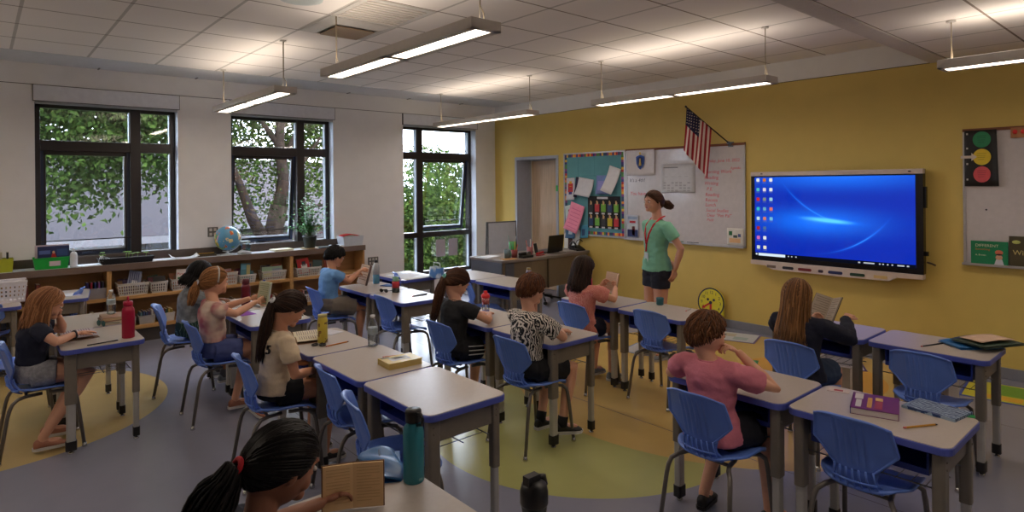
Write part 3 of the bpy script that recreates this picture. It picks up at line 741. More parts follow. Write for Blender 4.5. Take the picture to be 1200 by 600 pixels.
o_ = MB().box((-.25,-.095,.045),(.25,.095,.055)).build('soil', mat('soil', (44,34,26), .95, noise_amt=.3, noise_scale=80), e); o_['kind'] = 'stuff'
leafm = mat('seedling_green', (120,170,60), .5); 
for k in range(9):
    x, y = rnd.uniform(-.05,.2) if k < 6 else rnd.uniform(-.24,0), rnd.uniform(-.07,.07); h = rnd.uniform(.03,.07)
    mb = MB().tube([(x,y,.055),(x+.005,y,.055+h)], .0018, 4)
    for a in range(4):
        an = a*PI/2+k; mb.ball((x+.018*math.cos(an), y+.018*math.sin(an), .055+h+.004), (.016,.011,.004), 6, 0, Matrix.Rotation(an,4,'Z'))
    mb.build('seedling', leafm, e)
for k in range(3): MB().tube([(-.21+k*.03,-.03+.02*k,.055),(-.25+.01*k,-.09,.10),(-.27+.02*k,-.10,.04)], .003, 5).build('plant_marker', white_pl, e)
sheet('paper_pile', (1.62,yc-.03,ZT), .24,.2,0,(226,230,238),'white paper pile right of the seedling tray', n=5)
sheet('paper_sheet', (1.84,yc-.03,ZT), .30,.18,-.05,(232,236,244),'curled white sheet on the counter between the left windows', curl=.05)
e = empty('pencil_tray', (2.10,yc+.02,ZT), 0, 'low tray with pencils on the counter left of the globe', 'tray')
MB().box((-.1,-.04,0),(.1,.04,.004)).box((-.1,-.04,0),(-.096,.04,.03)).box((.096,-.04,0),(.1,.04,.03)).box((-.1,.036,0),(.1,.04,.03)).box((-.1,-.04,0),(.1,-.036,.018)).build('tray', mat('tray_dark', (90,80,60), .5), e)
o_ = MB().tube([(-.09,0,.035),(.085,.015,.035)], .004, 6).build('pencil', mat('pencil_yellow', (220,170,50), .5), loc=(2.10,yc+.02,ZT)); tag(o_, 'yellow pencil lying across the low counter tray', 'pencil')
# globe
def globe_mat():
    m, t, b = nt('globe_map'); tc = N(t,'ShaderNodeTexCoord'); no = N(t,'ShaderNodeTexNoise'); no.inputs['Scale'].default_value = 9; no.inputs['Detail'].default_value = 5
    t.links.new(tc.outputs['Object'], no.inputs['Vector']); land = N(t,'ShaderNodeValToRGB'); t.links.new(no.outputs['Fac'], land.inputs[0])
    e = land.color_ramp.elements; e[0].position = .515; e[0].color = (0,0,0,1); e[1].position = .525; e[1].color = (1,1,1,1)
    vo = N(t,'ShaderNodeTexVoronoi'); vo.inputs['Scale'].default_value = 17; t.links.new(tc.outputs['Object'], vo.inputs['Vector'])
    cr = N(t,'ShaderNodeValToRGB'); t.links.new(vo.outputs['Color'], cr.inputs[0]); cr.color_ramp.interpolation = 'CONSTANT'
    c = cr.color_ramp.elements; c[0].color = srgb(236,196,60); c[1].position = .45; c[1].color = srgb(226,110,50)
    k = c.new(.25); k.color = srgb(240,225,160); k = c.new(.6); k.color = srgb(120,170,90); k = c.new(.75); k.color = srgb(226,160,170)
    mx = N(t,'ShaderNodeMixRGB'); t.links.new(land.outputs[0], mx.inputs[0]); mx.inputs[1].default_value = srgb(96,160,196); t.links.new(cr.outputs[0], mx.inputs[2])
    t.links.new(mx.outputs[0], b.inputs['Base Color']); b.inputs['Roughness'].default_value = .3; return m
e = empty('globe', (2.33,yc-.01,ZT), 0, 'blue desktop globe on a clear stand on the counter', 'globe')
MB().ball((0,0,0), .152, 32).build('sphere', globe_mat(), e, loc=(0,0,.205), rot=(.2,.35,.6))
MB().tube([(.165*math.sin(a)*1.0,0,.205-.165*math.cos(a)) for a in [(-.35+k*PI/14) for k in range(15)]], .006, 6).build('meridian_arc', mat('clear_arc', (206,214,220), .2), e)
MB().lathe([(.085,0),(.085,.008),(.03,.018),(.012,.03),(.012,.05)], 20).build('stand', mat('clear_arc', (0,0,0)), e)
o_ = MB().tube([(0,0,.012),(.05,.01,.03),(.10,.0,.022),(.16,-.02,.014)], [.02,.026,.02,.01], 8).build('cloth', mat('crumpled_white', (222,228,236), .8), loc=(2.44,yc-.06,ZT)); tag(o_, 'crumpled white tissue on the counter right of the globe', 'tissue')
e = empty('glass_tank', (2.53,yc-.02,ZT), 0, 'small clear tank with green plants on the counter right of the globe', 'tank')
MB().box((-.055,-.05,0),(.055,-.047,.15)).box((-.055,.047,0),(.055,.05,.15)).box((-.055,-.05,0),(-.052,.05,.15)).box((.052,-.05,0),(.055,.05,.15)).build('tank_wall', glassy('tank_glass', (.9,.97,.95,1), .12), e)
MB().box((-.052,-.047,.002),(.052,.047,.05)).build('moss', mat('moss_green', (44,84,56), .9, noise_amt=.4, noise_scale=60, bump=1), e)['kind'] = 'stuff'
MB().box((-.057,-.052,.148),(.057,.052,.158)).build('lid', mat('tank_lid', (190,206,210), .4), e)
sheet('paper_pile', (3.0,yc-.01,ZT), .25,.19,.04,(228,224,200),'cream paper stack on the counter under the middle window', n=18)
sheet('paper_sheet', (3.16,yc-.04,ZT), .22,.16,-.1,(226,230,236),'white sheet beside the cream paper stack')
# potted plant
e = empty('potted_plant', (3.38,yc-.01,ZT), 0, 'bushy green plant in a dark pot before the middle window', 'plant')
MB().lathe([(.062,0),(.07,.01),(.088,.15),(.094,.15),(.096,.175),(.088,.175),(.082,.155),(0,.15)], 20).build('pot', mat('dark_pot', (52,62,58), .45), e)
MB().lathe([(.11,-.0),(.12,.012),(.10,.012),(.0,.004)], 20).build('saucer', mat('saucer_tan', (190,170,130), .5), e)
mb, st = MB(), MB()
for k in range(60):
    a = rnd.uniform(0,2*PI); sp = rnd.uniform(.04,.32); hh = rnd.uniform(.14,.54)*(1-.4*max(0,sp-.15)/.12*.4)
    P0, P1, P2 = V((0,0,.15)), V((.4*sp*math.cos(a), .4*min(sp,.13)*math.sin(a), .15+hh*.6)), V((sp*math.cos(a), min(.13,sp)*math.sin(a), .15+hh))
    pts = [P0*(1-t)**2+P1*2*t*(1-t)+P2*t*t for t in [i/7 for i in range(8)]]
    st.tube(pts, [.003-.0003*i for i in range(8)], 4)
    for i in range(2,8):
        for s_ in (-1,1,0):
            c = pts[i]; b2 = a+s_*1.1+rnd.uniform(-.4,.4); L = rnd.uniform(.035,.058)
            d = V((math.cos(b2), math.sin(b2)*.7, rnd.uniform(-.2,.5))).normalized(); n_ = d.cross(V((0,0,1))).normalized()*L*.28
            mb.add([c, c+d*L*.5+n_, c+d*L, c+d*L*.5-n_], [(0,1,2,3)])
mb.build('foliage', mat('leaf_green', (84,160,80), .45, noise_amt=.3, noise_scale=12), e); st.build('stem', mat('stem_green', (88,110,60), .6), e)
sheet('paper_pile', (3.60,yc-.06,ZT), .26,.16,.05,(40,44,52),'dark folder on the counter right of the potted plant', n=6, cat='folder')
sheet('paper_pile', (3.78,yc-.0,ZT), .16,.2,0,(228,232,238),'white papers behind the boy in light blue on the counter', n=12)
e = tub((3.97,yc-.01,ZT), .30,.22,.13,0,'clear plastic tub heaped with papers at the right end of the counter', (206,212,220))
o_ = MB().box((-.13,-.10,0),(.13,.10,.10)).box((-.12,-.095,.10),(.125,.09,.125)).build('paper_pile', mat('paper_white', (222,220,216), .8), loc=(3.97,yc-.01,ZT+.008), bevel=.004); tag(o_, 'thick paper stack inside the clear tub', 'paper')
o_ = MB().grid(lambda u,v: ((u-.5)*.24,(v-.5)*.15,.022*math.cos((u-.5)*PI)-.01*u), 10, 6).build('red_folder', mat('red_plastic', (206,28,38), .4), loc=(3.95,yc-.02,ZT+.140), solid=.012); tag(o_, 'red folder lying on top of the paper tub', 'folder')
# white basket on the left desk
basket((.19,7.46,DH), .30,.24,.19,0,'white plastic basket on the desk before the left bookcase', c=(232,228,232), name='laundry_basket', group=None, rows=4, cols=9)
sheet('paper_pile', (.60,7.45,DH), .3,.2,.1,(220,222,228),'white papers on the desk right of the white basket', n=4)

# ================================================================ yellow wall: boards
alu = mat('aluminium_frame', (186,182,180), .35, .6)
wb_m = mat('whiteboard_surface', (200,192,190), .25, coat=.3)
def framed_board(name, y0, y1, z0, z1, label, cat, surf):
    """y0 is the left (far) end"""
    e = empty(name, (XW, y0, z0), 0, label, cat); L = y0-y1; H = z1-z0; x = -.022
    def B(a, b): return ((x*a[2], -a[0], a[1]), (x*b[2], -b[0], b[1]))
    MB().box((-.002,-.01,.01),(-.018,-L+.01,H-.01)).build('surface', surf, e)
    mb = MB().box((0,0,0),(-.026,-.022,H)).box((0,-L+.022,0),(-.026,-L,H)).box((0,0,H-.022),(-.026,-L,H)).box((0,0,0),(-.026,-L,.022))
    mb.build('frame', alu, e, bevel=.002)
    return e
# cork board with turquoise paper and patterned border
e = framed_board('bulletin_board', 6.62, 5.43, .975, 2.205, 'turquoise bulletin board with a colourful border and pinned papers', 'bulletin board', mat('turquoise_paper', (96,158,168), .8, noise_amt=.08, noise_scale=4))
bords = [mat('border_%d' % i, c, .7) for i, c in enumerate([(186,52,60),(226,178,60),(70,60,130),(236,140,60),(90,140,80),(140,70,130),(60,80,110)])]
mb = MB(); k = 0
def bt(a0, b0, a1, b1):
    global k
    mb.box((-.0185,-a0,b0),(-.020,-a1,b1), k*5 % 7 if (k//3)%2 else (k*3+2)%7); k += 1
n = 34
for i in range(n):
    a = .03+i*1.13/n; bt(a,1.165,a+1.13/n,1.207); bt(a,.028,a+1.13/n,.07)
for i in range(32):
    b2 = .07+i*1.095/32; bt(.028,b2,.07,b2+1.095/32); bt(1.12,b2,1.162,b2+1.095/32)
mb.build('border', bords, e)
mb = MB()
for x0, z0, x1, z1 in ((.30,.75,.303,1.16),(.30,.88,1.12,.883),(.62,.88,.622,1.16)): mb.box((-.0182,-x0,z0),(-.0192,-x1,z1))
mb.build('paper_seam', mat('seam_teal', (44,110,122), .8), e)
def pinned(y, z, w, h, c, ang, label, name='pinned_paper', x=XW-.026, lift=.03, cat='paper', art=None, group=None, bend=.0):
    """sheet hanging on the wall, its top centre at (y,z)"""
    mb = MB().grid(lambda u,v: (-(lift*(1-v)**2+bend*math.sin(u*PI)+.002), -(u-.5)*w, (v-1)*h), 8, 8)
    o = mb.build(name, mat('pin_%d_%d_%d' % c, c, .75), solid=.0015); o.location = (x,y,z); o.rotation_euler = (-ang,0,0)
    tag(o, label, cat, group)
    if art:
        for i, (u0,v0,u1,v1,cc) in enumerate(art):
            a = MB().grid(lambda u,v,u0=u0,v0=v0,u1=u1,v1=v1: ((-(lift*(1-(v0+(v1-v0)*v))**2+bend*math.sin((u0+(u1-u0)*u)*PI)+.0045), -((u0+(u1-u0)*u)-.5)*w, ((v0+(v1-v0)*v)-1)*h)), 3, 3)
            a.build('printed_area', mat('print_%d_%d_%d' % cc, cc, .75), o)
    return o
pinned(5.95+.52,1.83,.17,.33,(206,210,220),.05,'white sheet with a colourful oval drawing at the left of the bulletin board',art=[(.2,.35,.8,.75,(200,60,60)),(.3,.25,.7,.5,(70,60,140)),(.35,.6,.65,.85,(230,180,60))])
pinned(6.15,1.82,.30,.26,(214,216,224),-.15,'white paper curling away at the centre left of the bulletin board',lift=.07)
pinned(6.32,1.84,.07,.30,(40,36,70),-.12,'narrow dark purple strip on the bulletin board')
pinned(5.80,1.86,.30,.27,(120,140,200),0,'blue-violet watercolour sheet on the bulletin board',art=[(.1,.2,.5,.7,(150,150,215)),(.5,.4,.95,.9,(110,160,205))])
pinned(5.60,1.97,.21,.37,(222,222,226),-.30,'tilted white letter near the right of the bulletin board',lift=.09)
pinned(6.30,1.44,.28,.42,(244,150,180),-.28,'pink sheet with handwriting on the bulletin board',x=XW-.05,lift=.06,art=[(.15,.12+.13*i,.85,.15+.13*i,(224,120,156)) for i in range(6)])
pinned(6.50,1.42,.20,.26,(210,222,222),.2,'white and red folded paper at the lower left of the bulletin board',art=[(.35,.35,.8,.75,(200,50,54)),(.1,.05,.5,.25,(60,140,90))])
pinned(6.47,1.12,.20,.20,(70,110,150),0,'blue drawing pinned below the folded paper',art=[(.3,.3,.7,.7,(214,222,230))])
pinned(6.48,.99,.26,.30,(218,218,212),.05,'white card with a photo hanging below the bulletin board',x=XW-.03,art=[(.32,.25,.68,.85,(70,50,46))])
pinned(6.30,1.05,.12,.30,(196,200,204),-.35,'thin grey paper pinned beside the pink sheet')
pinned(6.20,1.13,.16,.19,(70,140,170),.1,'teal and blue picture at the bottom of the bulletin board',art=[(.2,.2,.6,.7,(40,70,110))])
# pocket chart
e = empty('pocket_chart', (XW-.024,5.82,1.10), 0, 'black pocket chart with coloured cards on the bulletin board', 'pocket chart')
MB().box((0,.30,0),(-.006,-.30,.46)).build('backing', mat('chart_black', (26,26,34), .7), e)
MB().box((-.006,.12,.42),(-.0075,-.08,.45)).build('title_strip', mat('chart_white', (210,210,216), .7), e)
cc = [[(60,60,64),(206,70,76),(120,180,70),(58,80,120),(120,184,76)],[(50,76,120),(120,190,84),(66,66,72),(214,196,50),(214,66,76)]]
for r in range(2):
    for q in range(5):
        y = .235-q*.118; z = .235-r*.20
        p = MB().box((-.006,y+.04,z),(-.016,y-.04,z+.115)).build('pocket', mat('pocket_%d%d' % (r,q), cc[r][q], .7), e)
        MB().box((-.016,y+.03,z-.035),(-.0175,y-.03,z-.012)).build('name_tag', _M['chart_white'], p)
        MB().box((-.010,y+.01,z+.10),(-.018,y-.006,z+.16),0).box((-.010,y-.012,z+.10),(-.018,y-.02,z+.145),0).build('craft_stick', mat('stick_tan', (214,176,130), .7), p)
# main whiteboard
wb = framed_board('whiteboard', 5.42, 3.66, .975, 2.205, 'wide whiteboard with a red handwritten list behind the teacher', 'whiteboard', wb_m)
MB().box((-.0,-.0,1.205),(-.03,-1.76,1.235)).build('cork_rail', mat('cork_brown', (126,80,56), .8), wb)
MB().box((0,0,-.005),(-.075,-1.76,.006)).box((-.07,0,.0),(-.078,-1.76,.018)).build('marker_tray', alu, wb, bevel=.002)
red_ink, blk_ink = mat('red_marker', (206,70,86), .6), mat('black_marker', (70,66,72), .6)
def wtext(s, size, y, z, m, parent, x=XW-.0185, shear=.15, name='lettering', space=1, depth=.0004):
    M = Matrix(((0,0,-1,x-parent.location.x),(-1,0,0,y-parent.location.y),(0,1,0,z-parent.location.z),(0,0,0,1)))
    return text(s, size, M, m, parent, name, shear=shear, space=space, depth=depth)
for s, y, z, sz in (('Friday, June 10, 2022',4.17,1.99,.052),('Agenda:',3.85,1.90,.042),('Morning Work',4.20,1.855,.06),('Reading',4.20,1.785,.06),('Writing',4.20,1.715,.06),('P.E.',4.17,1.645,.06),('Reading',4.19,1.575,.06),('Recess',4.19,1.51,.06),('Lunch',4.19,1.45,.06),('Social Studies',4.18,1.385,.055),('Dear "Pen Pal"',4.17,1.325,.055),('Pack',4.17,1.27,.05)):
    wtext(s, sz, y, z, red_ink, wb)
wtext('It\'s a 4th!', .07, 5.36, 1.76, blk_ink, wb); wtext('You have', .07, 5.35, 1.58, red_ink, wb)
o_ = MB().tube([(0,.07,0),(0,-.07,0)], .009, 8).build('marker', mat('marker_green', (80,140,90), .4), loc=(XW-.05,4.56,.992)); tag(o_, 'green marker lying on the whiteboard tray', 'marker')
for i, y in enumerate((4.38,4.30)):
    o_ = MB().tube([(0,.05,0),(0,-.03,0)], .008, 8).build('marker', mat('marker_black', (40,40,46), .4), loc=(XW-.05,y,.992)); tag(o_, ['black marker on the tray beside the green marker','black marker on the tray, rightmost'][i], 'marker')
# state flag banner (white with a blue shield)
e = empty('banner', (XW-.027,5.165,2.19), 0, 'white banner with a blue shield at the top left of the whiteboard', 'banner')
MB().grid(lambda u,v: (-.004-.012*math.sin(u*9)*.5*(1-v)-.006*(1-v), .235-(u*.47+.006*(1-v)*math.sin(v*5)), -v*.34-.012*math.sin(u*PI)*(v)), 24, 8).build('cloth', mat('banner_white', (222,218,222), .8), e, solid=.002)
sh = [(0,.0),(.055,-.02),(.07,-.03),(.062,-.12),(.035,-.17),(0,-.20),(-.035,-.17),(-.062,-.12),(-.07,-.03),(-.055,-.02)]
Mb = Matrix(((0,0,-1,-.024),(-1,0,0,-.015),(0,1,0,-.065),(0,0,0,1)))
MB().prism(sh,0,.002,0,Mb).build('shield', mat('shield_blue', (44,84,166), .7), e)
MB().prism([(x*.7,-.02+y*.8) for x,y in sh],.002,.003,0,Mb).build('shield_inner', mat('shield_dark', (24,44,100), .7), e)
MB().prism([(-.008,-.05),(.008,-.05),(.012,-.10),(.02,-.145),(.006,-.15),(0,-.12),(-.006,-.15),(-.02,-.145),(-.012,-.10)],.003,.004,0,Mb).prism([(-.014,.035),(.012,.035),(.018,.0),(-.01,-.005)],.002,.004,0,Mb).build('crest_figure', mat('crest_gold', (214,176,80), .6), e)
pinned(4.575,1.985,.50,.37,(206,206,210),.0,'large printed white chart on the whiteboard',name='wall_chart',cat='poster',lift=.01,art=[(.06,.86,.5,.90,(130,130,136))]+[(.06+.12*i,.05+.09*j,.14+.12*i,.10+.09*j,(172,172,178)) for i in range(7) for j in range(4) if (i+j)%4]+[(.1+.2*i,.55,.2+.2*i,.57,(184,184,188)) for i in range(4)]).location.x = XW-.02
pinned(3.785,1.20,.215,.205,(214,208,198),0,'small white poster with a green dot at the lower right of the whiteboard',name='small_poster',cat='poster',lift=.0,art=[(.12,.58,.32,.82,(40,110,70)),(.15,.16,.80,.42,(224,178,130)),(.38,.45,.62,.60,(70,90,80)),(.66,.5,.82,.68,(80,90,140))]).location.x = XW-.03
pinned(5.30,1.31,.20,.31,(196,202,214),0,'framed colour poster standing on the tray left of the teacher',name='small_poster',cat='poster',lift=.0,art=[(.06,.04,.94,.35,(50,60,110)),(.1,.4,.9,.62,(206,214,222)),(.25,.64,.75,.74,(196,60,70)),(.1,.8,.9,.93,(150,170,200)),(.45,.1,.7,.5,(150,60,70))]).location.x = XW-.03
# flag on a pole from a bracket above the board
fl = empty('flag', (XW-.03,3.84,2.195), 0, 'American flag hanging from a black pole above the whiteboard', 'flag')
tip = V((-.36,.47,.44)); tip = V((-.42,.33,.45))
MB().tube([(0,0,0),tip], .007, 8).ball(tuple(tip), .014, 8).build('pole', mat('flag_pole_black', (24,20,22), .35), fl)
MB().tube([(.028,0,0),(-.03,.015,.02)], .02, 10).box((.0,-.03,-.03),(.028,.03,.03)).build('bracket', mat('bracket_grey', (110,122,136), .4), fl)
red_f, whi_f, blu_f = mat('flag_red', (160,26,40), .8), mat('flag_white', (222,206,196), .8), mat('flag_navy', (28,30,66), .8)
def flagpt(u, v):
    """u along the hoist (pole, from tip down), v along the fly, hanging down"""
    base = tip*(1-.02-.56*u)
    fall = V((.02*math.sin(v*6+u*4), .10*v-.0*u, -1))
    # the far corner hangs lower, folds gather under the pole
    p = base+V((0,0,-1))*v*(.50+.10*u)+V((.0,.055*v,0))*1
    p += V((.03,.012,0))*math.sin(u*15+v*2.2)*(.25+.75*v)
    return p
NU, NV = 52, 30
def fcol(u, v):
    s_ = int(u*13)
    if u < 7/13 and v < .40: return 2
    return 0 if s_ % 2 == 0 else 1
MB().grid(lambda u,v: flagpt(u,v), NU, NV, miff=fcol).build('cloth', [red_f, whi_f, blu_f], fl)
mb = MB()
for i in range(6):
    for j in range(5 if i%2 else 6):
        u = (.5+i*1.05)*7/13/6.2; v = (.35+j+(i%2)*.5)*.4/6.4; c = flagpt(u,v)
        n_ = (flagpt(u+.01,v)-c).cross(flagpt(u,v+.01)-c).normalized()
        for sg in (-1,1):
            o = c+n_*.003*sg; a = n_.orthogonal().normalized(); b2 = n_.cross(a)
            mb.add([o+(a*math.cos(q*PI/5)+b2*math.sin(q*PI/5))*(.009 if q%2==0 else .0038) for q in range(10)], [list(range(10))])
mb.build('star', whi_f, fl)['kind'] = 'stuff'
# right whiteboard with traffic light poster and two books
wb2 = framed_board('whiteboard', 1.55, -.9, .985, 2.205, 'second whiteboard cut by the right frame edge, with the traffic light poster', 'whiteboard', wb_m)
MB().box((-.0,-.0,1.195),(-.03,-2.45,1.222)).build('cork_rail', _M['cork_brown'], wb2)
MB().box((0,0,-.005),(-.075,-2.45,.006)).box((-.07,0,.0),(-.078,-2.45,.018)).build('marker_tray', alu, wb2, bevel=.002)
e = empty('traffic_light_poster', (XW-.028,1.415,2.19), 0, 'black traffic light poster with green, yellow and red discs', 'poster')
MB().grid(lambda u,v: (-.003-.03*(max(0,u-.75)*4)**2*(.2+.8*v), .12-u*.235-.02*v*u, -v*.50), 12, 8).build('backing', mat('poster_black', (30,28,28), .6), e, solid=.002)
for i, c in enumerate(((40,130,84),(226,196,50),(214,84,90))):
    mb = MB(); z = -.085-i*.155
    mb.prism([(.066*math.cos(a*PI/16)*(1 if i<2 else .95), .072*math.sin(a*PI/16)) for a in range(32)],0,.003,0,Matrix(((0,0,-1,-.010),(-1,0,0,-.01),(0,1,0,z),(0,0,0,1))))
    o_ = mb.build('disc', mat('disc_%d' % i, c, .6), e)
    for j in range(4): MB().box((-.0135,.025-.002*j,z+.03-j*.018),(-.0142,-.045+.006*j,z+.034-j*.018)).build('writing', mat('disc_ink_%d' % i, tuple(int(q*.75) for q in c), .7), o_)
for z in (-.03,-.16,-.30,-.44): MB().box((-.006,.105,z-.008),(-.008,.092,z+.008)).build('tape', mat('tape_pale', (190,184,176), .5), e)
o_ = MB().prism([(-.07,.012),(.01,.012),(.01,.035),(.05,0),(.01,-.035),(.01,-.012),(-.07,-.012)],0,.004,0,Matrix(((0,0,-1,XW-.042),(-1,0,0,1.49),(0,1,0,1.952),(0,0,0,1)))).build('paper_arrow', mat('arrow_white', (214,200,186), .6)); tag(o_, 'white paper arrow pointing at the yellow traffic light disc', 'arrow')
b1 = face_book(1.355,0,0,.265,.205,(26,128,84),'green book with a drawn face standing on the right board tray',0,-PI/2); b1.location = (XW-.052,1.355,.998); b1.rotation_euler = (0,.0,-PI/2)
def on_book(b, s, sz, x, z, m): text(s, sz, Matrix.Translation((x,-.0052,z)) @ Matrix.Rotation(PI/2,4,'X'), m, b)
cream = mat('cream_ink', (226,214,190), .7)
on_book(b1,'DIFFERENT',.034,-.10,.155,cream); on_book(b1,'Something',.025,-.10,.125,mat('orange_ink',(206,110,60),.7)); on_book(b1,'A. Brown',.02,-.10,.075,cream)
MB().ball((.07,-.005,.11),(.03,.003,.022),10).ball((.07,-.006,.068),(.026,.003,.022),10,1).ball((.07,-.0075,.092),(.024,.003,.008),8,2).add([(.035,-.0056,0),(.105,-.0056,0),(.092,-.0056,.05),(.05,-.0056,.05)],[(0,1,2,3)],3).build('cover_art', [mat('art_orange',(206,110,80),.7), mat('art_skin',(214,160,130),.7), mat('art_dark',(50,30,30),.7), mat('art_pale',(206,206,214),.7)], b1)
b2 = face_book(1.12,0,0,.20,.26,(74,66,44),'dark mottled book beside the green one at the right frame edge',0,-PI/2); b2.location = (XW-.054,1.115,.998); b2.rotation_euler = (0,0,-PI/2)
on_book(b2,'Wild',.06,-.075,.10,mat('wild_ink',(206,190,120),.7)); MB().ball((-.05,-.005,.21),(.03,.003,.016),10).build('cover_art', mat('art_leaf',(190,196,110),.7), b2)
o_ = MB().box((0,.10,0),(-.01,-.10,.09)).build('card_strip', mat('strip_tan', (176,120,80), .7), loc=(XW-.032,1.10,2.105)); tag(o_, 'tan card with red apples at the top right frame edge', 'card')
for k in range(3): MB().ball((-.012,.07-k*.055,.052), (.004,.018,.02), 10).build('apple', mat('apple_red', (220,40,44), .5), o_)
o_ = MB().lathe([(.0,-.006),(.008,-.006),(.008,0)], 10, M=Matrix.Rotation(-PI/2,4,'Y')).build('magnet', mat('marker_black',(0,0,0)), loc=(XW-.02,1.38,1.48)); tag(o_, 'small black magnet on the right whiteboard', 'magnet')
# ================================================================ interactive display
def screen_mat():
    m = bpy.data.materials.new('screen_blue'); m.use_nodes = True; t = m.node_tree; t.nodes.clear()
    tc = N(t,'ShaderNodeTexCoord'); sp = N(t,'ShaderNodeSeparateXYZ'); t.links.new(tc.outputs['Object'], sp.inputs[0])
    def M_(op, a, b=None, c=None):
        n = N(t,'ShaderNodeMath', operation=op)
        for i, q in enumerate((a,b,c)):
            if q is None: continue
            if isinstance(q, (int,float)): n.inputs[i].default_value = q
            else: t.links.new(q, n.inputs[i])
        return n.outputs[0]
    # object space: -y runs right, z up; centre of the screen at the origin
    X = M_('MULTIPLY', sp.outputs[1], -1.0); Z = sp.outputs[2]
    def gauss(cx, cz, sx, sz, rot=0):
        a = M_('SUBTRACT', X, cx); b = M_('SUBTRACT', Z, cz)
        if rot:
            c_, s_ = math.cos(rot), math.sin(rot)
            a2 = M_('ADD', M_('MULTIPLY', a, c_), M_('MULTIPLY', b, s_)); b = M_('SUBTRACT', M_('MULTIPLY', b, c_), M_('MULTIPLY', a, s_)); a = a2
        q = M_('ADD', M_('POWER', M_('ABSOLUTE', M_('DIVIDE', a, sx)), 2.0), M_('POWER', M_('ABSOLUTE', M_('DIVIDE', b, sz)), 2.0))
        return M_('EXPONENT', M_('MULTIPLY', q, -1.0))
    def arc(cx, cz, r, w):
        d = M_('SQRT', M_('ADD', M_('POWER', M_('ABSOLUTE', M_('SUBTRACT', X, cx)), 2.0), M_('POWER', M_('ABSOLUTE', M_('SUBTRACT', Z, cz)), 2.0)))
        return M_('EXPONENT', M_('MULTIPLY', M_('ABSOLUTE', M_('DIVIDE', M_('SUBTRACT', d, r), w)), -1.0))
    g = M_('ADD', M_('MULTIPLY', gauss(-.10,-.02,.55,.13), .5), M_('MULTIPLY', gauss(.0,.0,.22,.02,-.08), .7))
    g = M_('ADD', g, M_('MULTIPLY', gauss(.1,.46,.8,.12), .45))
    a1 = M_('MULTIPLY', arc(-.22,.62,.98,.006), M_('MULTIPLY', gauss(.42,-.28,.30,.2), .9))
    a2 = M_('MULTIPLY', arc(.35,.95,1.0,.006), M_('MULTIPLY', gauss(-.25,.17,.25,.2), .55))
    g = M_('ADD', g, M_('ADD', a1, a2))
    r = N(t,'ShaderNodeValToRGB'); t.links.new(g, r.inputs[0]); e = r.color_ramp.elements
    e[0].position = 0; e[0].color = srgb(10,36,150); e[1].position = 1; e[1].color = srgb(80,180,240)
    k = e.new(.45); k.color = srgb(20,92,210)
    em = N(t,'ShaderNodeEmission'); t.links.new(r.outputs[0], em.inputs[0]); em.inputs[1].default_value = SCREEN
    gl = N(t,'ShaderNodeBsdfGlossy'); gl.inputs['Roughness'].default_value = .12; gl.inputs[0].default_value = (.03,.03,.03,1)
    ad = N(t,'ShaderNodeAddShader'); o = N(t,'ShaderNodeOutputMaterial')
    t.links.new(em.outputs[0], ad.inputs[0]); t.links.new(gl.outputs[0], ad.inputs[1]); t.links.new(ad.outputs[0], o.inputs[0]); return m
SCREEN = .30
tvx = 6.655
tv = empty('wall_mounted_display', (tvx, 2.683, 1.337), 0, 'large wall display with a blue desktop and white pen tray', 'display')
bezel, tvblk = mat('display_white_plastic', (206,190,180), .4), mat('display_black', (14,14,18), .25)
MB().box((.0,.845,-.475),(.075,-.848,.52)).build('body', tvblk, tv, bevel=.006)
MB().box((-.012,.850,.473),(.05,-.850,.520)).build('top_bezel', bezel, tv, bevel=.004)
MB().box((-.004,.848,-.475),(.002,-.848,.474)).build('black_border', tvblk, tv)
MB().box((-.006,.805,-.425),(-.004,-.785,.460)).build('screen', screen_mat(), tv)
TS = lambda: None
pl = [(-.85,-.475),(.85,-.475),(.85,-.520),(.63,-.522),(.56,-.562),(.40,-.565),(-.48,-.565),(-.60,-.562),(-.68,-.525),(-.85,-.52)]
MW = Matrix(((0,0,-1,.0),(-1,0,0,0),(0,1,0,0),(0,0,0,1)))
tr = MB().prism(pl, -.05, .03, 0, MW).build('pen_tray', bezel, tv, bevel=.004)
for x0, x1, c, n_ in ((-.655,-.555,(120,104,92),'tray_button'),(-.48,-.36,(24,26,34),'pen_slot'),(-.31,-.17,(110,30,36),'pen_slot'),(-.10,-.05,(60,50,70),'pen_slot'),(0,.14,(30,40,90),'pen_slot'),(.21,.35,(24,62,44),'pen_slot'),(.43,.55,(206,176,116),'tray_button')):
    MB().prism(rrect(x0,-.545,x1,-.515,.012 if n_=='pen_slot' else .004), .028, .034, 0, MW).build(n_, mat('tray_%d_%d_%d' % c, c, .4), tr)
icons = [(230,236,240),(200,120,60),(240,240,244),(90,190,200),(230,220,230),(236,240,244),(200,50,50),(130,140,140),(160,210,230),(60,190,200),(110,170,200),(226,120,110),(200,224,236),(210,130,110),(120,190,226),(170,40,50),(80,110,160),(210,110,190),(232,236,240),(214,226,220),(240,232,210)]
pos = [(c, r) for r in range(5) for c in range(3)]+[(c, r) for r in range(5,8) for c in range(2)]
def em_(c, s=.75): return emis('ui_%d_%d_%d' % c, c, s*.3)
for (c, r), col_ in zip(pos, icons):
    x, z = -.765+c*.075, .428-r*.108
    MB().prism(rrect(x-.018,z-.018,x+.018,z+.02,.005,2), .0062, .0072, 0, MW).build('desktop_icon', em_(col_,.6), tv)
    MB().prism([(x-.022,z-.034),(x+.022,z-.034),(x+.022,z-.030),(x-.022,z-.030)], .0062, .0070, 0, MW).build('icon_caption', em_((120,140,190),.5), tv)
tb = MB().prism([(-.805,-.425),(.785,-.425),(.785,-.388),(-.805,-.388)], .0061, .0068, 0, MW).build('taskbar', em_((14,18,34),.5), tv)
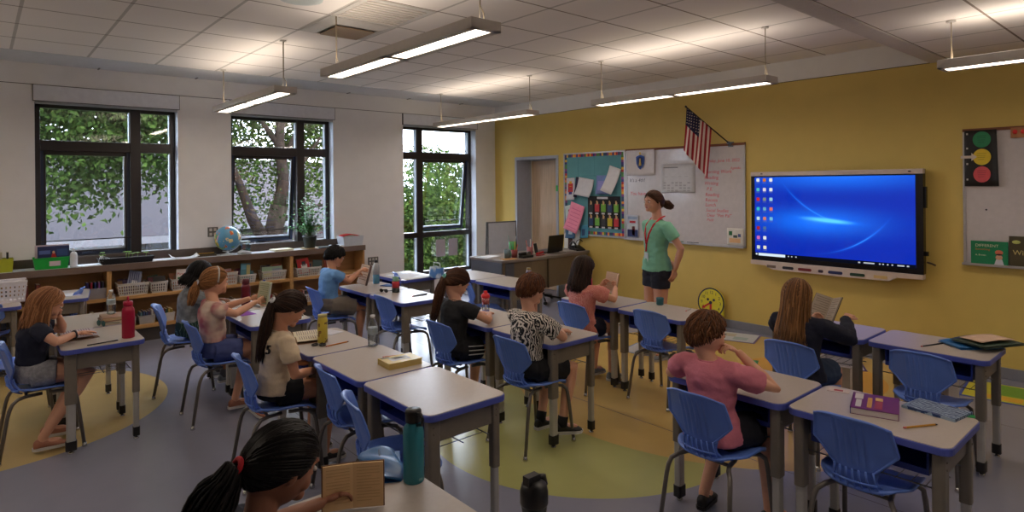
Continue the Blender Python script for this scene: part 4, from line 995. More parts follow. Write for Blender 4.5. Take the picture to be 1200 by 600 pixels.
MB().prism([(-.765,-.421),(-.46,-.421),(-.46,-.392),(-.765,-.392)], .0069, .0075, 0, MW).build('search_box', em_((206,222,236),.75), tb)
MB().prism(rrect(-.797,-.414,-.778,-.397,.004,2), .0069, .0075, 0, MW).build('start_button', em_((220,226,236),.7), tb)
for x, w_ in ((-.43,.012),(-.395,.014),(-.35,.016),(.28,.02),(.33,.10),(.47,.014),(.50,.014),(.54,.014),(.58,.014),(.63,.06),(.71,.02)):
    MB().prism([(x,-.413),(x+w_,-.413),(x+w_,-.400),(x,-.400)], .0069, .0075, 0, MW).build('tray_symbol', em_((190,196,206),.6), tb)
MB().box((.03,-.848,-.3),(.06,-.875,-.26)).build('side_plug', tvblk, tv); MB().box((.02,-.848,.15),(.06,-.866,.35)).build('side_module', tvblk, tv)
MB().tube([(.05,-.86,-.36),(.05,-.90,-.37),(.055,-.93,-.385)], .009, 6).build('cable_plug', mat('plug_brown', (70,50,44), .5), tv)
MB().box((.075,.4,-.3),(.118,.3,.3)).box((.075,-.4,-.3),(.118,-.3,.3)).build('wall_bracket', tvblk, tv)
for y in (.72,-.74): MB().prism([(y*-1-.012,.492),(y*-1+.012,.492),(y*-1+.012,.502),(y*-1-.012,.502)], .010, .0135, 0, MW).build('sensor', tvblk, tv)

# ================================================================ teaching clock leaning on the wall
ck = empty('teaching_clock', (XW-.06,4.10,.0), 0, 'yellow teaching clock with red hands leaning on the wall', 'clock')
Mk = Matrix.Translation((0,0,.02)) @ Matrix.Rotation(.08,4,'Y')
W2 = Mk @ Matrix(((0,0,-1,0),(-1,0,0,0),(0,1,0,.26),(0,0,0,1)))
MB().prism([(-.175,-.26),(.175,-.26),(.165,-.02)]+[(.18*math.cos(a*PI/12), .18*math.sin(a*PI/12)) for a in range(0,13)]+[(-.165,-.02)], 0, .02, 0, W2).build('case', mat('clock_yellow', (226,214,50), .5), ck)
mb = MB()
for a in range(40):
    a0, a1 = a*PI/20, (a+1)*PI/20
    mb.add([W2 @ V((r*math.cos(q), r*math.sin(q), .0215)) for q, r in ((a0,.18),(a1,.18),(a1,.163),(a0,.163))], [(0,1,2,3)])
mb.build('ring', mat('clock_navy', (30,36,60), .5), ck)
for h_ in range(1,13):
    a = PI/2-h_*PI/6
    text(str(h_), .052, W2 @ Matrix.Translation((.125*math.cos(a)-.012*len(str(h_)), .125*math.sin(a)-.018, .0215)), _M['clock_navy'], ck, 'number')
for a, L, w_ in ((-2.55,.13,.010),(-1.55,.11,.013)):
    d = V((math.cos(a),math.sin(a))); n_ = V((-d.y,d.x))
    MB().prism([tuple(-n_*w_),tuple(d*L*.8-n_*w_),tuple(d*L*.75-n_*w_*2.4),tuple(d*L*1.1),tuple(d*L*.75+n_*w_*2.4),tuple(d*L*.8+n_*w_),tuple(n_*w_)], .0225, .026, 0, W2).build('hand', mat('clock_red', (200,36,40), .5), ck)
MB().prism([(.02*math.cos(a*PI/8),.02*math.sin(a*PI/8)) for a in range(16)], .026, .03, 0, W2).prism([(-.04+.016*math.cos(a*PI/8),.035+.016*math.sin(a*PI/8)) for a in range(16)], .0215, .023, 0, W2).prism([(.04+.016*math.cos(a*PI/8),.035+.016*math.sin(a*PI/8)) for a in range(16)], .0215, .023, 0, W2).build('face_detail', _M['clock_navy'], ck)

# ================================================================ teacher desk, office chair, easel
td = empty('teacher_desk', (5.9,6.4,0), 0, 'large grey-brown teacher desk with a curved grey top near the door', 'desk')
tbrown = mat('teacher_desk_brown', (122,106,84), .5, noise_amt=.05, noise_scale=4); tgrey = mat('teacher_desk_grey', (92,94,102), .45); ttop = mat('teacher_desk_top', (128,118,112), .35)
top = [(-.86,-.36),(-.40,-.42),(.1,-.40),(.5,-.36),(.86,-.30),(.86,.34),(-.86,.34)]
MB().prism(top, .73, .765).build('desktop', ttop, td, bevel=.005)
MB().prism([(x*.97,y*.94) for x,y in top[:5]]+[(x*.97,y*.94+.02) for x,y in top[:5]][::-1], .34, .73).build('modesty_panel', tbrown, td)
MB().box((-.845,-.33,.0),(-.825,.32,.73)).build('side_panel', tgrey, td, bevel=.003)
MB().box((.825,-.27,.0),(.845,.32,.73)).build('side_panel', tbrown, td, bevel=.003)
MB().box((-.80,-.36,.02),(-.46,.30,.72)).build('pedestal', tgrey, td, bevel=.004)
MB().box((-.10,-.415,.34),(-.085,-.395,.73)).build('panel_joint', mat('joint_brown', (84,72,58), .6), td)
for x in (-.05,.80): MB().tube([(x,-.2,0),(x,-.2,.73)], .02, 10).build('leg', tgrey, td)
def std(x, y): return (x, y, .765)
e = empty('laptop', std(6.18,6.42), math.radians(8), 'open black laptop on the teacher desk, its lid towards the room', 'laptop')
MB().box((-.17,-.12,.0),(.17,.12,.018)).build('keyboard_base', mat('laptop_grey', (60,60,64), .4), e, bevel=.003)
MB().box((-.175,-.165,.02),(.175,-.155,.27),0,Matrix.Rotation(.12,4,'X')).build('lid', mat('laptop_black', (22,22,26), .4), e, bevel=.003)
e = empty('photo_frame', std(5.90,6.32), math.radians(15), 'white edged photo frame beside the laptop', 'photo frame')
MB().box((-.055,0,.0),(.055,.012,.16),0,Matrix.Rotation(-.2,4,'X')).build('frame', mat('frame_cream', (206,196,180), .5), e)
MB().box((-.042,-.002,.014),(.042,.0,.146),0,Matrix.Rotation(-.2,4,'X')).build('picture', mat('photo_dark', (50,56,50), .4), e)
e = empty('stapler', std(5.80,6.14), .2, 'red stapler at the front of the teacher desk', 'stapler')
MB().box((-.08,-.02,0),(.08,.02,.012)).build('base', mat('stapler_red', (186,30,40), .35), e, bevel=.003); MB().box((-.08,-.018,.022),(.07,.018,.05),0,Matrix.Rotation(-.08,4,'Y')).build('arm', mat('stapler_red', (0,0,0)), e, bevel=.008)
def cup(loc, r, h, c, label, sticks=(), name='pencil_cup', cat='pencil cup'):
    e = empty(name, loc, 0, label, cat)
    MB().lathe([(r*.85,0),(r,h),(r*.9,h),(r*.8,.01),(0,.01)], 16).build('cup', mat('cup_%d_%d_%d' % c, c, .4), e)
    for k, cc_ in enumerate(sticks):
        a = k*2.1; o_ = MB().tube([(r*.4*math.cos(a),r*.4*math.sin(a),.012),(r*1.3*math.cos(a),r*1.1*math.sin(a),h+.07+.02*(k%3))], .0045, 6).build('pen', mat('pen_%d_%d_%d' % cc_, cc_, .4))
        o_.location = loc; tag(o_, 'pen standing in the '+label, 'pen', 'pens in the '+label.split(' on ')[0])
    return e
cup(std(5.26,6.20), .045,.12,(92,110,116), 'grey-blue mug on the teacher desk')
cup(std(5.40,6.22), .045,.10,(130,50,44), 'dark red cup on the teacher desk', [(226,120,50),(70,60,50),(230,200,80),(180,50,50)])
cup(std(5.52,6.40), .05,.19,(60,150,80), 'tall green cup on the teacher desk', [(200,210,210),(60,110,90)])
cup(std(5.68,6.22), .045,.12,(160,96,96), 'pink-brown cup on the teacher desk', [(214,60,60),(230,226,220),(240,240,240),(200,40,50),(226,80,70)])
e = empty('tape_dispenser', std(5.50,6.10), .1, 'black desk organiser in front of the cups', 'organiser')
MB().box((-.1,-.05,0),(.1,.05,.03)).box((-.1,.0,.03),(.1,.05,.07)).build('body', mat('organiser_black', (26,28,28), .4), e, bevel=.008)
MB().lathe([(.03,-.012),(.034,0),(.03,.012)], 14, (.03,-.02,.05), 0, True, Matrix.Rotation(PI/2,4,'X')).build('reel', mat('reel_grey', (96,96,92), .4), e)
sheet('paper_pile', std(5.20,6.5), .24,.2,.2,(220,222,226),'white papers at the left end of the teacher desk', n=6)
sheet('folder', std(5.22,6.12), .20,.13,-.2,(190,140,80),'tan folder on the front left corner of the teacher desk', n=4, cat='folder')
sheet('paper_pile', std(6.42,6.24), .26,.18,.1,(186,180,176),'grey papers in front of the laptop', n=8)
e = empty('desk_phone', std(6.62,6.22), -.3, 'black desk telephone at the right end of the teacher desk', 'phone')
MB().add([(-.09,-.08,0),(.09,-.08,0),(.09,.08,0),(-.09,.08,0),(-.09,-.08,.02),(.09,-.08,.02),(.09,.08,.07),(-.09,.08,.07)],[(3,2,1,0),(4,5,6,7),(0,1,5,4),(1,2,6,5),(2,3,7,6),(3,0,4,7)]).build('base', mat('phone_black', (20,20,24), .35), e, bevel=.004)
MB().tube([(-.06,-.085,.05),(-.06,-.05,.10),(-.06,0,.125),(-.06,.05,.12),(-.06,.085,.085)], [.02,.013,.012,.013,.02], 10).build('handset', mat('phone_black', (0,0,0)), e)
MB().tube([(.0,.07,.07),(.03,.05,.14),(.05,.0,.16),(.07,-.04,.13)], .006, 6).build('cord', mat('phone_black', (0,0,0)), e)
oc = empty('office_chair', (6.30,6.62,0), 0, 'grey-blue office chair behind the teacher desk', 'chair')
for k in range(5):
    a = k*2*PI/5+.3; L = MB().tube([(0,0,.1),(.13*math.cos(a),.13*math.sin(a),.085),(.27*math.cos(a),.27*math.sin(a),.065)], [.02,.016,.012], 6).build('base_arm', mat('organiser_black', (0,0,0)), oc)
    MB().lathe([(.022,-.02),(.026,-.01),(.026,.01),(.022,.02)], 12, (.27*math.cos(a),.27*math.sin(a),.028), 0, True, Matrix.Rotation(PI/2,4,'X')).build('caster', mat('organiser_black', (0,0,0)), L)
MB().tube([(0,0,.1),(0,0,.42)], .022, 10).build('gas_lift', tgrey, oc)
MB().prism(rrect(-.24,-.24,.24,.24,.09), .42, .49).build('seat', mat('seat_fabric', (84,100,120), .8), oc, bevel=.02)
MB().grid(lambda u,v: ((u-.5)*.42*(1-.15*abs(v-.4)), .26+.05*math.cos((u-.5)*2.4)-.02*v, .50+.20*v), 10, 6).build('backrest', mat('seat_fabric', (0,0,0)), oc, solid=.05)
MB().tube([(0,.2,.44),(0,.30,.47),(0,.31,.6)], .018, 6).build('back_post', tgrey, oc)
ea = empty('easel', (6.40,7.72,0), math.radians(-6), 'small white easel board on a black stand in the corner', 'easel')
MB().box((-.24,-.01,.52),(.30,.01,1.13)).build('board', mat('easel_white', (206,208,212), .4), ea)
MB().box((-.25,-.014,.51),(.31,.014,.53)).box((-.25,-.014,1.12),(.31,.014,1.14)).box((-.25,-.014,.51),(-.235,.014,1.14)).box((.295,-.014,.51),(.31,.014,1.14)).build('frame', mat('easel_frame', (100,100,104), .4), ea)
MB().tube([(-.26,0,1.14),(-.29,-.02,.55),(-.31,-.06,0)], .010, 6).build('leg', mat('easel_black', (24,24,26), .4), ea); MB().tube([(.30,0,1.12),(.32,-.06,0)], .010, 6).build('leg', mat('easel_black', (0,0,0)), ea)
MB().tube([(0,.02,.9),(.05,.30,0)], .010, 6).build('leg', mat('easel_black', (0,0,0)), ea)
MB().ball((-.29,-.02,.58), (.02,.03,.05), 8).build('clamp', mat('easel_black', (0,0,0)), ea)

# ================================================================ floor things
def floor_poster(x, y, w, d, rz, c, border, label, art=()):
    e = empty('floor_poster', (x,y,0), rz, label, 'poster', 'posters lying on the floor')
    MB().box((-w/2,-d/2,.001),(w/2,d/2,.003)).build('border', mat('fp_%d_%d_%d' % border, border, .5), e)
    MB().box((-w/2+.02,-d/2+.02,.003),(w/2-.02,d/2-.02,.0045)).build('sheet', mat('fp_%d_%d_%d' % c, c, .4), e)
    for (u0,v0,u1,v1,cc_) in art: MB().box((-w/2+u0*w,-d/2+v0*d,.0045),(-w/2+u1*w,-d/2+v1*d,.0055)).build('printed_area', mat('fp_%d_%d_%d' % cc_, cc_, .5), e)
floor_poster(6.42,3.62,.42,.50,.3,(206,210,214),(110,90,140),'white poster with a purple border on the floor before the yellow wall',[(.2,.2,.5,.5,(170,190,190)),(.5,.5,.8,.8,(200,190,170))])
floor_poster(6.15,4.15,.36,.45,-.2,(214,206,190),(190,170,80),'pale poster on the floor behind the teacher\'s legs')
floor_poster(6.20,2.42,.40,.42,.5,(200,196,206),(70,50,110),'grey poster with a dark purple border on the floor under the navy girl\'s desk')
floor_poster(6.02,2.72,.30,.2,.1,(216,206,200),(220,96,60),'white card with an orange-red edge on the floor by the navy girl')
floor_poster(6.30,1.20,.55,.5,.1,(206,200,60),(50,80,170),'yellow and green poster with a blue edge on the floor at the right',[(.35,.1,.9,.6,(120,170,60)),(.1,.2,.3,.7,(230,180,60))])
floor_poster(5.65,3.0,.12,.10,.4,(60,150,90),(50,130,80),'small green card on the orange floor patch')
floor_poster(5.25,4.0,.40,.34,.2,(206,206,210),(120,150,190),'white sheet on the floor near the teacher\'s feet')
e = empty('storage_crate', (5.30,1.42,0), .05, 'white crate with a teal book on it, behind the empty chair at the right', 'crate')
MB().box((-.16,-.14,0),(.16,.14,.40)).build('crate_body', mat('crate_white', (196,186,182), .5), e, bevel=.006)
mb = MB()
for i in range(5):
    for j in range(6): mb.box((-.161,-.11+i*.045,.05+j*.05),(-.1605,-.085+i*.045,.08+j*.05))
mb.build('slot_pattern', mat('crate_slot', (70,66,66), .6), e)
def flat_book(x, y, w, d, t, rz, c, label, z=DH, page=(226,214,190), art=(), spine=None, name='book', tilt=0):
    """w along the spine-to-edge axis x, d along the spine"""
    e = empty(name, (x,y,z), rz, label, 'book')
    cm = mat('cover_%d_%d_%d' % c, c, .35); pm = mat('pages_%d_%d_%d' % page, page, .8)
    MB().box((-w/2,-d/2,0),(w/2,d/2,.002)).box((-w/2,-d/2,t-.002),(w/2,d/2,t)).build('cover', cm, e)
    MB().box((-w/2,-d/2,0),(-w/2+.003,d/2,t)).build('spine', mat('cover_%d_%d_%d' % (spine or c), (spine or c), .35), e)
    MB().box((-w/2+.003,-d/2+.003,.002),(w/2-.004,d/2-.003,t-.002)).build('pages', pm, e)
    for (u0,v0,u1,v1,cc_) in art: MB().box((-w/2+u0*w,-d/2+v0*d,t),(-w/2+u1*w,-d/2+v1*d,t+.0006)).build('cover_art', mat('art_%d_%d_%d' % cc_, cc_, .5), e)
    return e
flat_book(5.30,1.42,.24,.20,.012,.3,(70,140,140),'teal book with a pink edge on top of the white crate',z=.40,art=[(.1,.2,.5,.8,(96,160,156)),(.86,0,1,1,(206,110,120))])
o_ = tub((5.22,2.05,0), .34,.28,.3,0.1,'white bin on the floor beyond the navy girl\'s desk', (206,202,206), group=None)

# ================================================================ things on the student desks
def rolled(name, x, y, z, prof, mats, mis, label, cat='water bottle', n=20, rz=0): 
    e = bottle(name, (x,y,z), prof, mats, mis, label, cat, n); e.rotation_euler = (0,0,rz); return e
red_b = mat('bottle_crimson', (176,20,60), .35, .1)
e = rolled('water_bottle', .79,5.06,DH,[(.036,0),(.040,.004),(.040,.185),(.036,.205),(.027,.215),(.027,.222),(.030,.224),(.030,.252),(.026,.256),(0,.256)],[('body',red_b),('cap',mat('cap_crimson',(190,24,66),.3))],[0]*5+[1]*4,'tall crimson water bottle with a loop handle on the left desk')
MB().tube([(0,-.022,.252),(0,-.024,.272),(0,-.012,.285),(0,.012,.285),(0,.024,.272),(0,.022,.252)], .005, 6).build('handle', mat('cap_crimson', (0,0,0)), e)
clear = glassy('clear_plastic', (.93,.95,.95,1), .10)
def clear_bottle(x, y, label, h=.20, r=.032, water=.5):
    e = empty('water_bottle', (x,y,DH), 0, label, 'water bottle')
    pr = [(r*.8,0),(r,.006),(r*.94,.03),(r,.05),(r*.94,.07),(r,.09),(r,h*.62),(r*.9,h*.72),(r*.45,h*.88),(r*.42,h*.93)]
    MB().lathe(pr, 18).build('bottle', clear, e)
    MB().lathe([(r*.97,h*.40),(r*.99,h*.41),(r*.99,h*.60),(r*.97,h*.61)], 18).build('label', mat('bottle_label', (200,212,214), .4), e)
    MB().lathe([(r*.46,h*.93),(r*.46,h),(0,h)], 14).build('cap', mat('cap_white', (226,230,232), .4), e)
    MB().lathe([(r*.76,.003),(r*.92,.03),(r*.9,.06),(r*.92,h*water*.8),(0,h*water*.8)], 16).build('water', glassy('water_clear', (.86,.90,.92,1), .05), e)
clear_bottle(.79,5.80,'clear plastic water bottle on the brown books at the left',h=.19)
bpy.data.objects[[o.name for o in bpy.data.objects if o.get('label','').startswith('clear plastic water bottle on the brown')][0]].location.z = DH+.052
flat_book(.79,5.74,.16,.24,.027,.02,(120,84,60),'lower brown book under the clear water bottle at the left')
flat_book(.79,5.745,.15,.22,.024,-.03,(166,124,92),'upper book with pale pages directly under the clear bottle',z=DH+.027,page=(214,190,150))
o_ = MB().tube([(.0,-.09,.004),(0,.09,.004)], .004, 6).build('pencil', mat('pencil_black', (24,24,26), .4), loc=(.63,4.99,DH), rot=(0,0,-1.42)); tag(o_, 'black pencil at the near edge of the crimson bottle desk', 'pencil')
def open_book(x, y, z, w, d, rz, label, c=(206,198,188), ink=(150,140,136), t=.014, cover=(150,110,84)):
    """open book lying flat; w = width of both pages together along local y"""
    e = empty('open_book', (x,y,z), rz, label, 'book')
    f = lambda u,v: ((v-.5)*d, (u-.5)*w, .003+t*(.35+.65*math.sin(min(1,abs(2*u-1)*1.3+.02)*PI*.5))*(1-.55*abs(2*u-1)**3))
    MB().box((-d/2-.003,-w/2-.003,0),(d/2+.003,w/2+.003,.002)).build('cover', mat('cover_%d_%d_%d' % cover, cover, .5), e)
    MB().grid(f, 24, 2).build('pages', mat('page_%d_%d_%d' % c, c, .8), e)
    mb = MB(); 
    for s_ in (0,1):
        for k in range(11):
            v0 = .1+k*.075; u0, u1 = (.07,.44) if s_ == 0 else (.56,.93)
            mb.grid(lambda u,v: V(f(u0+(u1-u0)*u, v0+.028*v))+V((0,0,.0008)), 6, 1)
    mb.build('print', mat('ink_%d_%d_%d' % ink, ink, .8), e)
    MB().grid(lambda u,v: V((f(u,0)[0]-.0005, f(u,0)[1], .002+(f(u,0)[2]-.002)*v)), 24, 1).build('page_block', mat('cover_186_150_110', (186,150,110), .7), e)
    return e
open_book(.53,5.36,DH,.30,.20,.05,'open picture book under the hand of the girl in navy at the left',c=(196,190,200),ink=(150,130,140),t=.03)
e = empty('sunglasses', (.70,5.62,DH), .4, 'dark green glasses beside the open book at the left', 'glasses')
for s_ in (-1,1):
    MB().lathe([(.020,-.003),(.023,0),(.020,.003)], 14, (0,s_*.03,.022), 0, True, Matrix.Rotation(PI/2,4,'Y')).build('rim', mat('glasses_teal', (30,90,90), .3), e)
    MB().tube([(0,s_*.052,.03),(.11,s_*.05,.01)], .003, 5).build('temple', mat('glasses_teal', (0,0,0)), e)
MB().tube([(0,-.01,.025),(0,.01,.025)], .003, 5).build('bridge', mat('glasses_teal', (0,0,0)), e)
# foreground
teal = mat('bottle_teal', (44,130,146), .4, .1)
e = rolled('water_bottle', 1.165,1.90,DH,[(.034,0),(.037,.004),(.037,.175),(.033,.195),(.025,.205),(.025,.212),(.029,.213),(.029,.25),(.026,.255),(0,.256)],[('body',teal),('cap',mat('cap_black',(18,18,22),.35))],[0]*5+[1]*4,'teal steel water bottle with a black cap on the foreground desk')
MB().tube([(.0,-.024,.245),(.0,-.05,.25),(.0,-.062,.235),(.0,-.058,.215),(.0,-.028,.205)][::1], .0055, 8).build('carry_loop', mat('cap_black', (0,0,0)), e)
MB().box((-.002,-.0385,.012),(.012,-.0372,.020)).build('logo_mark', mat('teal_pale', (120,170,176), .4), e)
e = empty('pencil_pouch', (1.13,2.07,DH), -.5, 'bright blue zip pouch on the foreground desk behind the open book', 'pouch')
MB().grid(lambda u,v: ((u-.5)*.14+.02*math.sin(v*5), (v-.5)*.26, .026*math.sin(PI*min(1,max(0,u)))**.4*(.8+.2*math.sin(PI*v))+.006*math.sin(11*v+5*u)), 16, 20).build('pouch', mat('pouch_blue', (12,96,160), .35), e, solid=.003)
MB().grid(lambda u,v: ((u-.5)*.14, (v-.5)*.26, .001), 2, 2).build('underside', mat('pouch_blue', (0,0,0)), e)
MB().tube([(-.01,-.12,.022),(-.005,0,.027),(-.01,.12,.022)], .003, 6).build('zip', mat('zip_dark', (20,60,100), .5), e)
place(desk0, du, (.93+DX/2-.06,.70+DY/2,0), 0, 'desk below the bottom frame edge carrying the black sports bottle')
e = rolled('water_bottle', 1.14,1.24,DH,[(.034,0),(.037,.004),(.037,.13),(.034,.16),(.036,.18)],[('body',mat('bottle_smoke',(52,56,62),.3))],[0]*4,'black sports bottle with a flip spout at the bottom frame edge')
MB().lathe([(.037,.18),(.039,.185),(.039,.215),(.034,.235),(.02,.245),(0,.246)],20).build('lid', mat('cap_black', (0,0,0)), e)
MB().box((-.03,-.012,.235),(.012,.012,.262)).tube([(.012,0,.25),(.036,0,.245),(.042,0,.22)], .008, 6).build('spout', mat('cap_black', (0,0,0)), e)
# rows B
flat_book(1.87,3.19,.15,.215,.034,-1.62,(206,180,70),'thick yellow paperback on the second front desk',art=[(.25,.2,.7,.75,(196,196,180)),(.3,.35,.5,.6,(90,96,110)),(.06,.05,.2,.3,(90,70,40))],page=(206,180,110))
def pencil(x, y, rz, L, c, label, z=DH, tip=(40,30,30), name='pencil'):
    e = bpy.data.objects.new(name, None); COL.objects.link(e); e.location = (x,y,z); e.rotation_euler = (0,0,rz); tag(e, label, 'pencil')
    MB().tube([(-L/2,0,.0045),(L/2-.015,0,.0045)], .0042, 6, sm=False).build('shaft', mat('pencil_%d_%d_%d' % c, c, .45), e)
    MB().tube([(L/2-.015,0,.0045),(L/2,0,.0045)], [.0042,.0008], 6).build('tip', mat('pencil_tip_%d_%d_%d' % tip, tip, .6), e)
    MB().tube([(-L/2-.012,0,.0045),(-L/2,0,.0045)], .0042, 8).build('eraser', mat('pencil_eraser', (210,120,120), .7), e)
pencil(1.915,3.355,-.3,.10,(206,96,50),'short orange pencil behind the yellow paperback')
pencil(1.80,3.865,.1,.16,(214,130,50),'orange pencil near the scissors on the third desk')
clear_bottle(1.945,3.665,'clear plastic water bottle where the second and third front desks meet',h=.205,r=.033)
e = rolled('water_bottle', 1.745,3.99,DH,[(.030,0),(.033,.004),(.033,.15),(.030,.165),(.026,.17),(.030,.172),(.030,.188),(.0,.19)],[('body',mat_two('flask_floral',(206,186,70),(60,60,40),26,.4,lo=.57,hi=.60,c3=(190,120,60))),('cap',mat('flask_cap',(186,176,110),.4))],[0]*4+[1]*3,'yellow patterned flask on the desk of the girl in the cream shirt')
e = empty('scissors', (1.70,3.93,DH), .8, 'black handled scissors beside the yellow flask', 'scissors')
for s_ in (-1,1):
    MB().tube([(.025*math.cos(a*PI/6)-.02, s_*.026+.018*math.sin(a*PI/6), .008) for a in range(13)], .005, 6).build('handle', mat('scissor_black', (24,22,24), .4), e)
    MB().prism([(0,s_*.008),(.10,-s_*.004),(.0,-s_*.004)], .004, .007).build('blade', mat('steel', (170,172,176), .25, 1), e)
open_book(1.72,4.16,DH,.30,.19,-.25,'thick open paperback in front of the girl in the cream shirt',c=(214,204,180),t=.035)
sheet('paper_sheet', (1.90,4.22,DH), .12,.16,.3,(206,206,214),'patterned scrap beside the yellow flask')
e = rolled('water_bottle', 1.73,5.52,DH,[(.028,0),(.036,.006),(.036,.19),(.030,.215),(.030,.235),(.027,.26),(0,.262)],[('body',mat('flask_maroon',(110,18,36),.35)),('cap',mat('flask_maroon_cap',(90,20,34),.4))],[0]*3+[1]*3,'dark maroon flask on the fifth desk of the window column')
e = rolled('water_bottle', 2.0,5.86,DH,[(.034,0),(.036,.005),(.036,.08),(.028,.105),(.020,.12),(.024,.125),(.024,.15),(.012,.165),(.012,.185),(0,.187)],[('body',mat('bottle_royal',(30,70,180),.3)),('cap',mat('cap_royal',(24,50,140),.3))],[0]*3+[1]*6,'small royal blue bottle near the bookcase, right of the maroon flask')
open_book(1.68,5.66,DH,.28,.18,.1,'open book before the dark-haired child',c=(222,222,226),t=.02)
flat_book(1.88,5.60,.14,.18,.02,.3,(200,204,206),'closed white book beside the small blue bottle')
sheet('paper_sheet', (1.66,5.33,DH), .12,.18,.1,(150,80,190),'purple sheet between the children at the window side desks')
# rows C
e = rolled('tumbler', 3.05,3.87,DH,[(.028,0),(.033,.15)],[('body',clear)],[0],'clear tumbler with a red flip lid on the desk of the girl in black')
MB().lathe([(.034,.15),(.036,.155),(.036,.17),(.022,.185),(.0,.187)],18).box((-.012,-.01,.18),(.012,.01,.205)).build('lid', mat('lid_red', (214,34,40), .35), e)
MB().lathe([(.029,.10),(.032,.148)],18).build('red_band', mat('tumbler_red', (200,60,64), .35), e); MB().lathe([(.027,.012),(.029,.05)],18).build('blue_band', mat('tumbler_blue', (50,80,160), .35), e)
MB().tube([(0,0,.02),(.004,0,.17)], .005, 6).build('straw', mat('straw_white', (226,220,222), .4), e)
o_ = MB().box((-.035,-.018,0),(.035,.018,.012)).build('eraser', mat('eraser_white', (214,210,200), .7), loc=(2.98,3.74,DH), rot=(0,0,.5), bevel=.003); tag(o_, 'white eraser beside the elbow of the girl in black', 'eraser')
pencil(3.20,3.22,-1.9,.13,(220,190,80),'yellow pencil on the desk of the boy in the patterned shirt')
e = rolled('jar', 3.10,5.36,DH,[(.036,0),(.037,.01),(.037,.045),(.037,.11),(.030,.12),(.030,.15),(0,.152)],[('base',mat('jar_dark',(40,50,50),.4)),('body',mat('jar_red',(190,40,50),.3)),('cap',mat('jar_green',(110,160,130),.35))],[0,0,1,2,2,2],'red jar with a pale green cap on the empty desk','jar')
e = empty('glasses', (3.0,5.42,DH), .3, 'dark sunglasses left of the red jar', 'glasses')
for s_ in (-1,1):
    MB().ball((0,s_*.032,.018), (.006,.026,.018), 10).build('lens', mat('lens_black', (22,24,28), .2), e); MB().tube([(0,s_*.055,.024),(.10,s_*.05,.01)], .003, 5).build('temple', mat('lens_black', (0,0,0)), e)
MB().tube([(0,-.01,.022),(0,.01,.022)], .003, 5).build('bridge', mat('lens_black', (0,0,0)), e)
for k in range(3): 
    pencil(3.17+k*.02,5.02+.02*k,-.1+.14*k,.15,(40,40,50),['dark pen, nearest of three on the empty desk by the jar','dark pen in the middle of three by the jar','dark pen farthest of three by the jar'][k], name='pen')
e = rolled('water_bottle', 3.22,5.98,DH,[(.034,0),(.036,.005),(.036,.10),(.036,.17),(.030,.20),(.016,.225),(.016,.25),(0,.252)],[('lower_body',mat('bottle_turq',(70,130,160),.3)),('body',mat('bottle_silver',(190,194,196),.3)),('cap',mat('cap_black',(0,0,0)))],[0,0,1,1,1,2,2],'tall silver and blue water bottle on the desk of the boy in light blue')
sheet('paper_sheet', (3.76,6.2,DH), .34,.5,0,(228,232,236),'white papers covering the small desk below the right window')
sheet('paper_pile', (3.25,6.05-.3,DH), .12,.16,.4,(40,80,150),'dark blue booklet lying left of the red jar', n=4, cat='booklet')
e = empty('tote_bag', (3.92,5.86,DH), .1, 'blue and white bag at the desk below the right window', 'bag')
MB().grid(lambda u,v: (.05*math.cos(u*2*PI)*(1-.3*v), .13*math.sin(u*2*PI)*(1-.1*v), .12*v+.008*math.sin(u*19)*v), 28, 6).build('bag', mat_two('tote_blue',(70,120,180),(206,214,222),7,.7,lo=.45,hi=.55), e, solid=.004)
MB().tube([(0,.06,.11),(0,.05,.17),(0,-.05,.17),(0,-.06,.11)], .006, 6).build('handle', mat('tote_strap', (206,210,214), .7), e)
e = rolled('water_bottle', 4.42,4.86,DH,[(.028,0),(.030,.005),(.030,.06),(.030,.12),(.024,.14),(.022,.16),(0,.162)],[('body',mat('bottle_mauve',(150,140,160),.4)),('band',mat('band_dark',(50,46,80),.4)),('cap',mat('cap_tan',(150,130,80),.4))],[0,0,1,0,2,2],'mauve banded bottle behind the boy with the buzzed brown hair')
# rows D
e = rolled('cup', 4.44,3.20,DH,[(.026,0),(.030,.004),(.033,.06),(.030,.062),(0,.062)],[('body',mat('cup_teal',(40,100,110),.4))],[0]*4,'small teal cup on the desk before the teacher','cup')
pencil(4.47,2.83,.9,.13,(206,150,150),'pink pencil on the desk before the teacher'); pencil(4.42,2.90,.2,.10,(180,170,150),'short pale pencil on the desk before the teacher')
e = rolled('water_bottle', 4.30,3.90,DH,[(.033,0),(.036,.005),(.036,.15),(.034,.17),(.030,.19),(.0,.20)],[('body',mat('bottle_hotpink',(240,60,120),.35)),('cap',mat('cap_black',(0,0,0)))],[0,0,0,1,1],'hot pink bottle with a black spout beyond the coral blouse girl')
MB().ball((-.005,0,.205),(.02,.014,.016),8).build('spout', mat('cap_black',(0,0,0)), e)
# rows E / F
e = flat_book(3.12,1.06,.19,.235,.03,-1.28,(108,30,92),'thick purple and maroon book with a blue spine on the near right desk',spine=(52,50,130),page=(206,196,190),art=[(.06,.60,.24,.95,(206,200,196)),(.1,.1,.22,.55,(200,196,196)),(.34,.12,.44,.75,(200,150,60)),(.5,.1,.66,.6,(150,50,70)),(.5,.62,.66,.8,(206,170,90))])
o_ = MB().box((-.085,-.11,0),(.085,.11,.012)).build('notebook', mat_two('notebook_waves',(36,62,110),(150,170,190),16,.5,'wave',lo=.5,hi=.6), loc=(3.30,.865,DH), rot=(0,0,-.16)); tag(o_, 'blue notebook with a wave pattern on the near right desk', 'notebook')
MB().box((-.083,-.108,.002),(.0855,.1105,.010)).build('pages', mat('page_grey', (190,190,190), .8), o_)
pencil(3.04,.85,-.52,.16,(206,150,50),'yellow-orange pencil on the near right desk')
